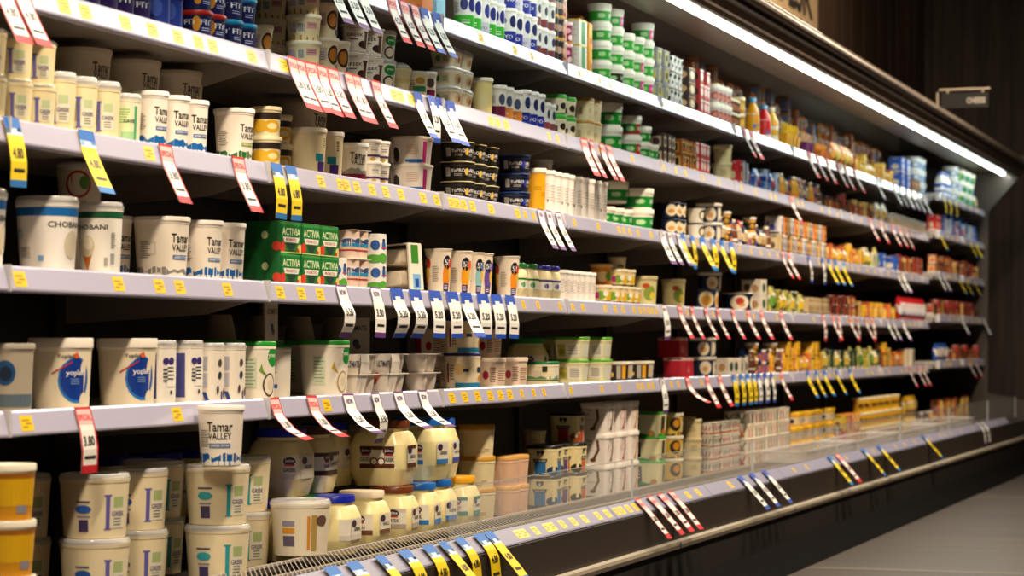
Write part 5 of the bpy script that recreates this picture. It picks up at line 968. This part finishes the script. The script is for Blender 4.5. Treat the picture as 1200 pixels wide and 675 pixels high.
# --- second shelf down
run(1, 118, 178, 'fitpot_p', *YP, 'purple pot with crimson lid', 2, gap=1.1); run(1, 200, 212, 'bluepot', *YP, 'round royal blue pot', 2); run(1, 248, 262, 'fitpot', *YP, 'navy pot with orange red lid', 2); run(1, 285, 300, 'fitpot_b', *YP, 'navy pot with light blue lid', 2, gap=1.02)
run(1, 320, 330, 'brownoval', *CT, 'cream pot beside navy pots', 1, off=.06, n=1)
run(1, 336, 336, 'custard', *CT, 'cream custard tub, rear stack', 3, off=.12); run(1, 376, 376, 'custard', *CT, 'cream custard tub with brown foot', 3, off=0)
run(1, 398, 408, 'brownoval', *CT, 'cream pot with dark oval print', [2, 1]); run(1, 433, 433, 'greek_w', *YT, 'white tub with black lettering', 2); run(1, 450, 450, 'greek_w', *YT, 'white tub with striped pillar', 2); run(1, 466, 466, 'yogo_g', *YT, 'white tub with green round print', 2)
run(1, 483, 483, 'parfait', *CT, 'cream cup with domed lid'); run(1, 501, 501, 'greenlab', *CT, 'cream tub with green label'); run(1, 512, 516, 'marolab', *CT, 'white tub with maroon label')
run(1, 498, 518, 'traypack', *CT, 'lidded clear tray set back', 2, off=.16, z0=.0); run(1, 545, 556, 'traypack', *CT, 'lidded clear tray of desserts', 3)
run(1, 578, 578, 'ystall', *YP, 'tall pale yellow pot'); run(1, 594, 594, 'pot_mar', *YP, 'white pot with maroon foot'); run(1, 602, 614, 'pot_or', *YP, 'white pot with orange foot'); run(1, 624, 638, 'pot_blue', *YP, 'white pot with deep blue foot', 1); run(1, 646, 652, 'pot_red', *YP, 'white pot with dark foot')
run(1, 664, 675, 'squat_g', *YT, 'squat cream tub with green lid', 2); run(1, 696, 703, 'gold_s', *YT, 'cream tub with brown gold lid', 2)
run(1, 729, 729, 'g_m', *YT, 'large green banded tub', 2); run(1, 752, 752, 'g_r', *YT, 'green tub with red stripe', 2); run(1, 764, 770, 'g_x', *YT, 'small green banded tub', [2, 1])
run(1, 782, 792, 'brownpk', *CT, 'dark brown pack with purple oval', 2, gap=1.02); run(1, 802, 814, 'amberpk', *CT, 'amber bordered dark pack', 2); run(1, 820, 832, 'redwhite', *CT, 'red edged dark pack', 2)
run(1, 858, 858, 'cream2', *YT, 'cream pot before the red box', 2); run(1, 869, 869, 'b_rd2', *BX, 'narrow bright red box', 1); far(1, 872, 916, 'cool', *BX, 'second shelf row past red box', .16)
far(1, 920, 966, 'mixed', *BX, 'second shelf row after blue packets', .16); far(1, 970, 1026, 'dark', *BX, 'second shelf row before white bag', .11); run(1, 1034, 1040, 'g_wh', *BG, 'white bag with amber print')
run(1, 1048, 1086, 'b_can', *YT, 'small pale can shaped pot', 1); run(1, 1098, 1103, 'b_rd2', *BX, 'red far packet'); far(1, 1106, 1158, 'cool', *BX, 'second shelf row at the far end', .15)
# --- third shelf down
run(2, -22, 68, 'greek_s', *YT, 'clear lidded tub with purple pillar', 2, gap=1.0); run(2, 90, 142, 'greek_t', *YT, 'taller cream tub with purple pillar', n=3); run(2, 168, 168, 'greek_g', *YT, 'cream tub with green panel'); run(2, 198, 246, 'tamar_s', *YT, 'slim white tub with blue mountain foot', n=3); run(2, 299, 299, 'tamar_m', *YT, 'white tub with mountains before banded tubs')
run(2, 132, 240, 'bucket_s', *YT, 'large white bucket in shade', 2, n=3, off=.15)
run(2, 330, 340, 'banded', *CT, 'cream tub with dark and amber bands', 2, n=1); run(2, 344, 344, 'banded', *CT, 'cream banded tub set back', 2, off=.06)
run(2, 386, 386, 'bucket_s', *YT, 'white bucket with mountain print', 2, off=.16); run(2, 383, 383, 'bigcream', *YT, 'large cream tub with teal square', off=.0, rz=.35); run(2, 404, 404, 'bigcream', *YT, 'large cream tub with purple square'); run(2, 432, 432, 'tamar_r', *YT, 'white tub with maroon band')
run(2, 447, 455, 'mini', *YP, 'miniature white pot with purple line', 2); run(2, 470, 470, 'traypack', *YT, 'pale tub in shade', 2, off=.2)
run(2, 513, 513, 'pinkside', *YT, 'wide white tub with pink side', 2); run(2, 480, 480, 'pinkside', *YT, 'wide white tub behind pink sided', 2, off=.14)
run(2, 556, 584, 'yopro_k', *YP, 'black pot with gold lid', 3, n=3); run(2, 621, 628, 'yopro_b', *YP, 'navy pot with blue lid', 3, n=1)
run(2, 640, 640, 'ribbed_y', *YP, 'amber yellow ribbed pot'); run(2, 651, 712, 'ribbed', *YP, 'white ribbed pot', 1); run(2, 648, 648, 'ribbed', *YP, 'white pot raised in shade', off=.1, z0=.06)
run(2, 738, 738, 'g_l', *YT, 'wide green banded tub, on top', off=.07, z0=.105); run(2, 722, 741, 'g_x', *YT, 'green banded small tub', 1); run(2, 766, 766, 'g_l', *YT, 'wide green banded tub', 2)
run(2, 798, 805, 'navydip', *DT, 'navy tub with round picture', 2); run(2, 826, 826, 'navywht', *DT, 'white tub with navy front', 2); run(2, 845, 845, 'ovalnavy', *DT, 'navy tub with white oval', 2)
far(2, 846, 908, 'mixed', *BX, 'third shelf row past navy tubs', .15); run(2, 918, 968, ['b_tan', 'b_wh', 'b_tan', 'b_or'], *BX, '{} box', [2, 1, 2, 2])
far(2, 970, 1014, 'warm', *BX, 'third shelf row past tan boxes', .13); far(2, 1015, 1032, 'green', *BX, 'third shelf row before blue cartons', .13); run(2, 1038, 1053, 'b_blue', *BX, 'deep blue carton', 1, n=2); far(2, 1056, 1088, 'dark', *BX, 'third shelf row past blue cartons', .12)
far(2, 1098, 1160, 'dark', *BG, 'third shelf row at the far end', .12)
# --- fourth shelf down
run(3, 8, 8, 'chob_b', *YT, 'large tub with blue band, cut by frame'); run(3, 92, 92, 'chob_b', *YT, 'large white tub with blue band', off=0, rz=-.25); run(3, 145, 145, 'chob_g', *YT, 'white tub with green band and cone'); run(3, 122, 122, 'red_ring', *YT, 'tub with red ring print, raised behind', off=.15, z0=.143); run(3, 122, 122, 'tamar_l', *YT, 'broad white tub under the ring printed one', off=.15, z0=-.02 + .02)
run(3, 155, 155, 'tamar_b', *YT, 'white tub in shade beside cone tub', off=.11); run(3, 224, 224, 'tamar_l', *YT, 'broad white tub with grey mountains'); run(3, 262, 288, 'tamar_b', *YT, 'white tub with blue mountain foot', n=2)
run(3, 344, 388, 'activia', *MPK, 'green fruit printed multipack', 2, n=3, jit=.02); run(3, 405, 405, 'sleeve', *MPK, 'white sleeve with blue oval'); run(3, 436, 436, 'cup_pink', *MPK, 'pink cup multipack with red stripe', 2); run(3, 450, 450, 'sleeve', *MPK, 'white sleeve with green leaf', 2)
run(3, 503, 503, 'tipped', *MPK, 'pack tipped on its side showing cup undersides', rot=(0, R(-4), R(-12))); run(3, 470, 470, 'traypack', *YT, 'tray in deep shade', off=.3)
run(3, 530, 530, 'five_o', *YT, 'tall tub with orange oval, first'); run(3, 554, 554, 'five_y', *YT, 'tall tub with orange oval and red fruit'); run(3, 569, 569, 'five_b', *YT, 'tall tub with pale blue oval'); run(3, 580, 580, 'five_p', *YT, 'tall tub with violet oval'); run(3, 609, 609, 'five_o', *YT, 'tall tub with orange oval, last')
run(3, 618, 631, 'milkcap_g', *YT, 'cream jar with green lid and band', n=2); run(3, 646, 657, 'milkcap_n', *YT, 'cream jar with navy lid and band', n=2)
run(3, 666, 700, 'rib_s', *YP, 'plain white ribbed pot', 1, rz=0); run(3, 717, 717, 'fruitmix', *YP, 'white pot with magenta spot', 1); run(3, 730, 752, 'fruitmix', *YP, 'cream pot with fruit print', [1, 2, 2])
run(3, 718, 718, 'fruitorange', *YP, 'orange pot on the pots behind', off=.06, z0=.070); run(3, 734, 734, 'vanpot', *YP, 'tall grey cream pot raised', off=.06, z0=.066)
run(3, 770, 770, 'olivepot', *YT, 'olive and cream pot in shade'); run(3, 804, 804, 'olivepot', *YT, 'olive and cream pot with bright oval'); run(3, 842, 846, 'ovalamber', *DT, 'navy tub with amber oval', 1, n=1); run(3, 845, 845, 'ovalnavy', *DT, 'white rimmed tub raised behind', off=.1, z0=.09)
run(3, 884, 884, 'redround', *DT, 'wide round tub with red food print', 1); run(3, 895, 905, 'facebox', *BX, 'cream box with dark ovals', 2, n=1); far(3, 908, 944, 'green', *BX, 'fourth shelf row past oval printed box', .16); run(3, 950, 972, 'b_tan', *BX, 'tan carton', 1)
far(3, 976, 1012, 'dark', *BG, 'fourth shelf row past tan cartons', .12); far(3, 1013, 1052, 'warm', *BG, 'fourth shelf row before red bags', .14); run(3, 1060, 1086, 'redbag', *BG, 'large red bag'); far(3, 1096, 1160, 'dark', *BG, 'fourth shelf row at the far end', .11)
# --- lowest shelf
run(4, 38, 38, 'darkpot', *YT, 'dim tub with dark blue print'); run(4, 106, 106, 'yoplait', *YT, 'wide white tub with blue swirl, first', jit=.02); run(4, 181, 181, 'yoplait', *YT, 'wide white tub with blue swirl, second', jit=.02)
run(4, 204, 236, 'navystripe', *YT, 'narrow white tub with navy panel', n=2, jit=.02); run(4, 262, 287, 'whitepanel', *YT, 'white tub with grey panels', n=2, jit=.02); run(4, 322, 322, 'yoo_c', *YT, 'green lidded tub with coconut'); run(4, 340, 340, 'plainbox', *YT, 'plain green lidded tub in shade', off=.04); run(4, 408, 408, 'yoo_v', *YT, 'wide green lidded tub with vanilla flower')
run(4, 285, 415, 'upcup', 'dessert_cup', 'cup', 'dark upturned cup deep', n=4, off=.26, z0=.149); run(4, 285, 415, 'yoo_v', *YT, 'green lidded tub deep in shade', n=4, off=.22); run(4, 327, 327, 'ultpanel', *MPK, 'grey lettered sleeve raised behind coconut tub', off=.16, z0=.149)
run(4, 425, 425, 'ultpanel', *MPK, 'grey lettered sleeve raised', off=.13, z0=.108, rot=(0, R(-8), R(-70))); run(4, 446, 481, 'ultimate', *MPK, 'two tier cup pack in grey sleeve', n=2, jit=.01); run(4, 517, 517, 'ult_bare', *MPK, 'two tier cup pack with no sleeve', jit=.01)
run(4, 561, 561, 'dairy_b', *YT, 'square tub with navy lid', 2); run(4, 530, 530, 'crimson', *YT, 'crimson panelled tub, shaded', 2, off=.12); run(4, 596, 622, 'crimson', *YT, 'beige tub with crimson panel', [1, 1], n=2); run(4, 590, 590, 'crimson', *YT, 'crimson tub raised behind', off=.08, z0=.094)
run(4, 654, 654, 'dkgreen', *YT, 'cream tub with dark green lid', 1); run(4, 640, 640, 'j_lowg', *YT, 'cream jar with green lid behind', off=.13)
run(4, 690, 716, 'clear_green', *YT, 'clear tub with lime green lid', 2, n=2); run(4, 672, 672, 'clear_green', *YT, 'shaded clear tub with lime lid', 2, off=.10); run(4, 764, 764, 'flower', *YT, 'dark pot with yellow flowers', n=1); run(4, 740, 740, 'flower', *YT, 'dark pot, nearer one, with flowers')
run(4, 812, 812, 'redpack', *CH, 'red pack with pale top', 1); run(4, 806, 806, 'redpack', *CH, 'red pack raised behind', off=.08, z0=.084); run(4, 838, 846, 'ovalnavy', *DT, 'navy tub with cream oval', 2, n=1); run(4, 858, 874, 'facebox', *BX, 'cream picture box', 1); run(4, 880, 890, ['g_blu'], *BG, 'blue topped bag', 1, off=.05)
far(4, 888, 926, 'mixed', *BX, 'lowest shelf row past picture boxes', .17); far(4, 928, 966, 'warm', *BX, 'lowest shelf row before green bags', .18); far(4, 968, 1034, 'green', *BG, 'lowest shelf row of leafy bags', .13); far(4, 1036, 1062, 'warm', *BG, 'lowest shelf row before striped box', .15); run(4, 1072, 1084, 'b_striped', *BX, 'colour striped box', 1, n=1)
run(4, 1102, 1112, 'g_blu', *BG, 'blue and red far bag', 1); far(4, 1114, 1160, 'dark', *BG, 'lowest shelf row at the far end', .1)
# --- bottom deck
DO = -.03
run(5, -34, -34, 'ybox', *CT, 'yellow and white tub at frame edge', 3, off=DO); run(5, 42, 42, 'ybox', *CT, 'yellow and white tub, whole stack', 3, off=-.12)
run(5, 62, 62, 'farm_b', *YT, 'clear lidded tub in shade', 2, off=.14); run(5, 152, 152, 'farm_b', *YT, 'clear lidded tub, violet pillar, first stack', 2, off=DO, rz=.05, sink=.001); run(5, 197, 197, 'farm_b', *YT, 'clear lidded tub, violet pillar, second stack', 2, off=.0, rz=.1, sink=.001)
run(5, 216, 216, 'farm_t', *YT, 'clear lidded tub, teal pillar, set back', 2, off=.14, rz=.3); run(5, 293, 293, 'farm_t', *YT, 'clear lidded tub, teal pillar, under tall tub', 2, off=-.11, sink=.001); run(5, 318, 318, 'farm_t', *YT, 'clear lidded tub, teal pillar, last stack', 2, off=.02, sink=.001)
run(5, 288, 288, 'tamar_d', *YT, 'white tub standing on the clear lidded stack', off=-.146, z0=.284, rz=0); run(5, 388, 388, 'farm_o', *YT, 'clear lidded tub with orange print', off=-.12, z0=.03)
run(5, 170, 260, 'j_back', *YT, 'large cream jar deep in shade', n=3, off=.32, z0=.10)
run(5, 362, 362, 'j_back', *YT, 'large cream jar with blue lid, raised', off=.045, z0=.161); run(5, 391, 391, 'j_choc', *YT, 'large cream jar with dark lid, raised', off=.05, z0=.161); run(5, 412, 412, 'j_back', *YT, 'large cream jar, blue lid, set back', off=.13, z0=.161); run(5, 440, 440, 'j_van', *YT, 'shaded cream jar beside coconut jar', off=.21, z0=.161)
run(5, 357, 357, 'j_lowb', *YT, 'cream jar, blue lid, beside orange printed tub', off=.0); run(5, 379, 379, 'j_lowg', *YT, 'cream jar with green lid', off=.03); run(5, 419, 419, 'j_lowb', *YT, 'cream jar with blue lid', off=-.055); run(5, 453, 453, 'j_van', *YT, 'vanilla jar with cream lid', off=-.055); run(5, 489, 489, 'j_lowc', *YT, 'cream jar with brown lid', off=-.055); run(5, 513, 513, 'j_lows', *YT, 'cream jar with sky blue lid', off=-.055)
run(5, 532, 532, 'j_lows', *YT, 'cream jar with sky blue lid, further', off=-.045); run(5, 560, 560, 'j_lowy', *YT, 'cream jar with amber lid', off=-.045)
run(5, 485, 485, 'j_coco', *YT, 'largest cream jar with brown lid', off=-.03, z0=.161); run(5, 521, 521, 'j_blue', *YT, 'large cream jar with bright blue lid', off=-.03, z0=.161); run(5, 536, 536, 'j_lf', *YT, 'blue lettered cream jar', off=-.02, z0=.161)
run(5, 580, 580, 'gold_c', *YT, 'smooth cream tub with gold lid', 3, off=.02); run(5, 608, 618, 'peach_c', *YT, 'peach tub with gold lid', 2, off=.01, n=2)
run(5, 657, 657, 'sh_blue', *YT, 'black lidded tub with blue shield', 2, off=.02, tn=lambda i, k: 0); run(5, 666, 666, 'sh_pur', *YT, 'black lidded tub with purple shield', 2, off=.03); run(5, 686, 686, 'sh_or', *YT, 'black lidded tub with orange print', 2, off=.0); run(5, 684, 684, 'sh_red', *YT, 'black lidded tub with red shield, on top', off=.03, z0=.212); run(5, 640, 640, 'cream2', *YT, 'dim cream tub in shade', 3, off=.22)
run(5, 718, 747, ['rib_b', 'rib_r', 'rib_o'], *YT, 'white tub with {} ribbon', 3, off=.0, n=3, jit=.02, tn=lambda i, k: i)
run(5, 780, 780, 'greenlid', *YT, 'clear tub with bright green lid', 3, off=.0); run(5, 801, 801, 'goldpot', *YT, 'gold and dark printed pot', 3, off=.0); run(5, 822, 822, 'cream2', *YT, 'plain cream pot', 3, off=.02); run(5, 815, 815, 'cream2', *YT, 'plain cream pot set back', 3, off=.12)
run(5, 845, 868, ['strip_g', 'strip_r'], *MPK, '{} striped cup tray', 4, off=.0, jit=.01, tn=lambda i, k: (i + k) % 2); run(5, 866, 918, ['fly_r', 'fly_b', 'fly_o', 'fly_g'], *MPK, '{} butterfly print pack', [4], off=.0 + .0, jit=.01, z0=.06) if False else None
run(5, 884, 926, ['fly_r', 'fly_b', 'fly_o', 'fly_g'], *MPK, '{} butterfly print pack', 4, off=.0, jit=.01)
run(5, 938, 955, 'cheese_tray', *CH, 'yellow lidded cheese tray', [2, 3], off=.0); run(5, 966, 980, 'cheese_tray', *CH, 'yellow lidded cheese tray, further on', 3, off=.01, n=2); run(5, 992, 1008, ['b_red', 'b_yel'], *BX, '{} deck box', 2, off=.0)
run(5, 1014, 1056, 'tin_y', *CH, 'small amber cheese tin', [3, 2, 3], off=.0); run(5, 1066, 1076, 'g_yel', *BG, 'upright yellow bag', 2, off=0); far(5, 1080, 1100, 'mixed', *BG, 'deck row past the yellow bags', .14)
far(5, 1102, 1158, 'warm', *BG, 'deck row at the far end', .2)
print('PRODUCTS', COUNT[0], 'OBJECTS', len(bpy.data.objects))
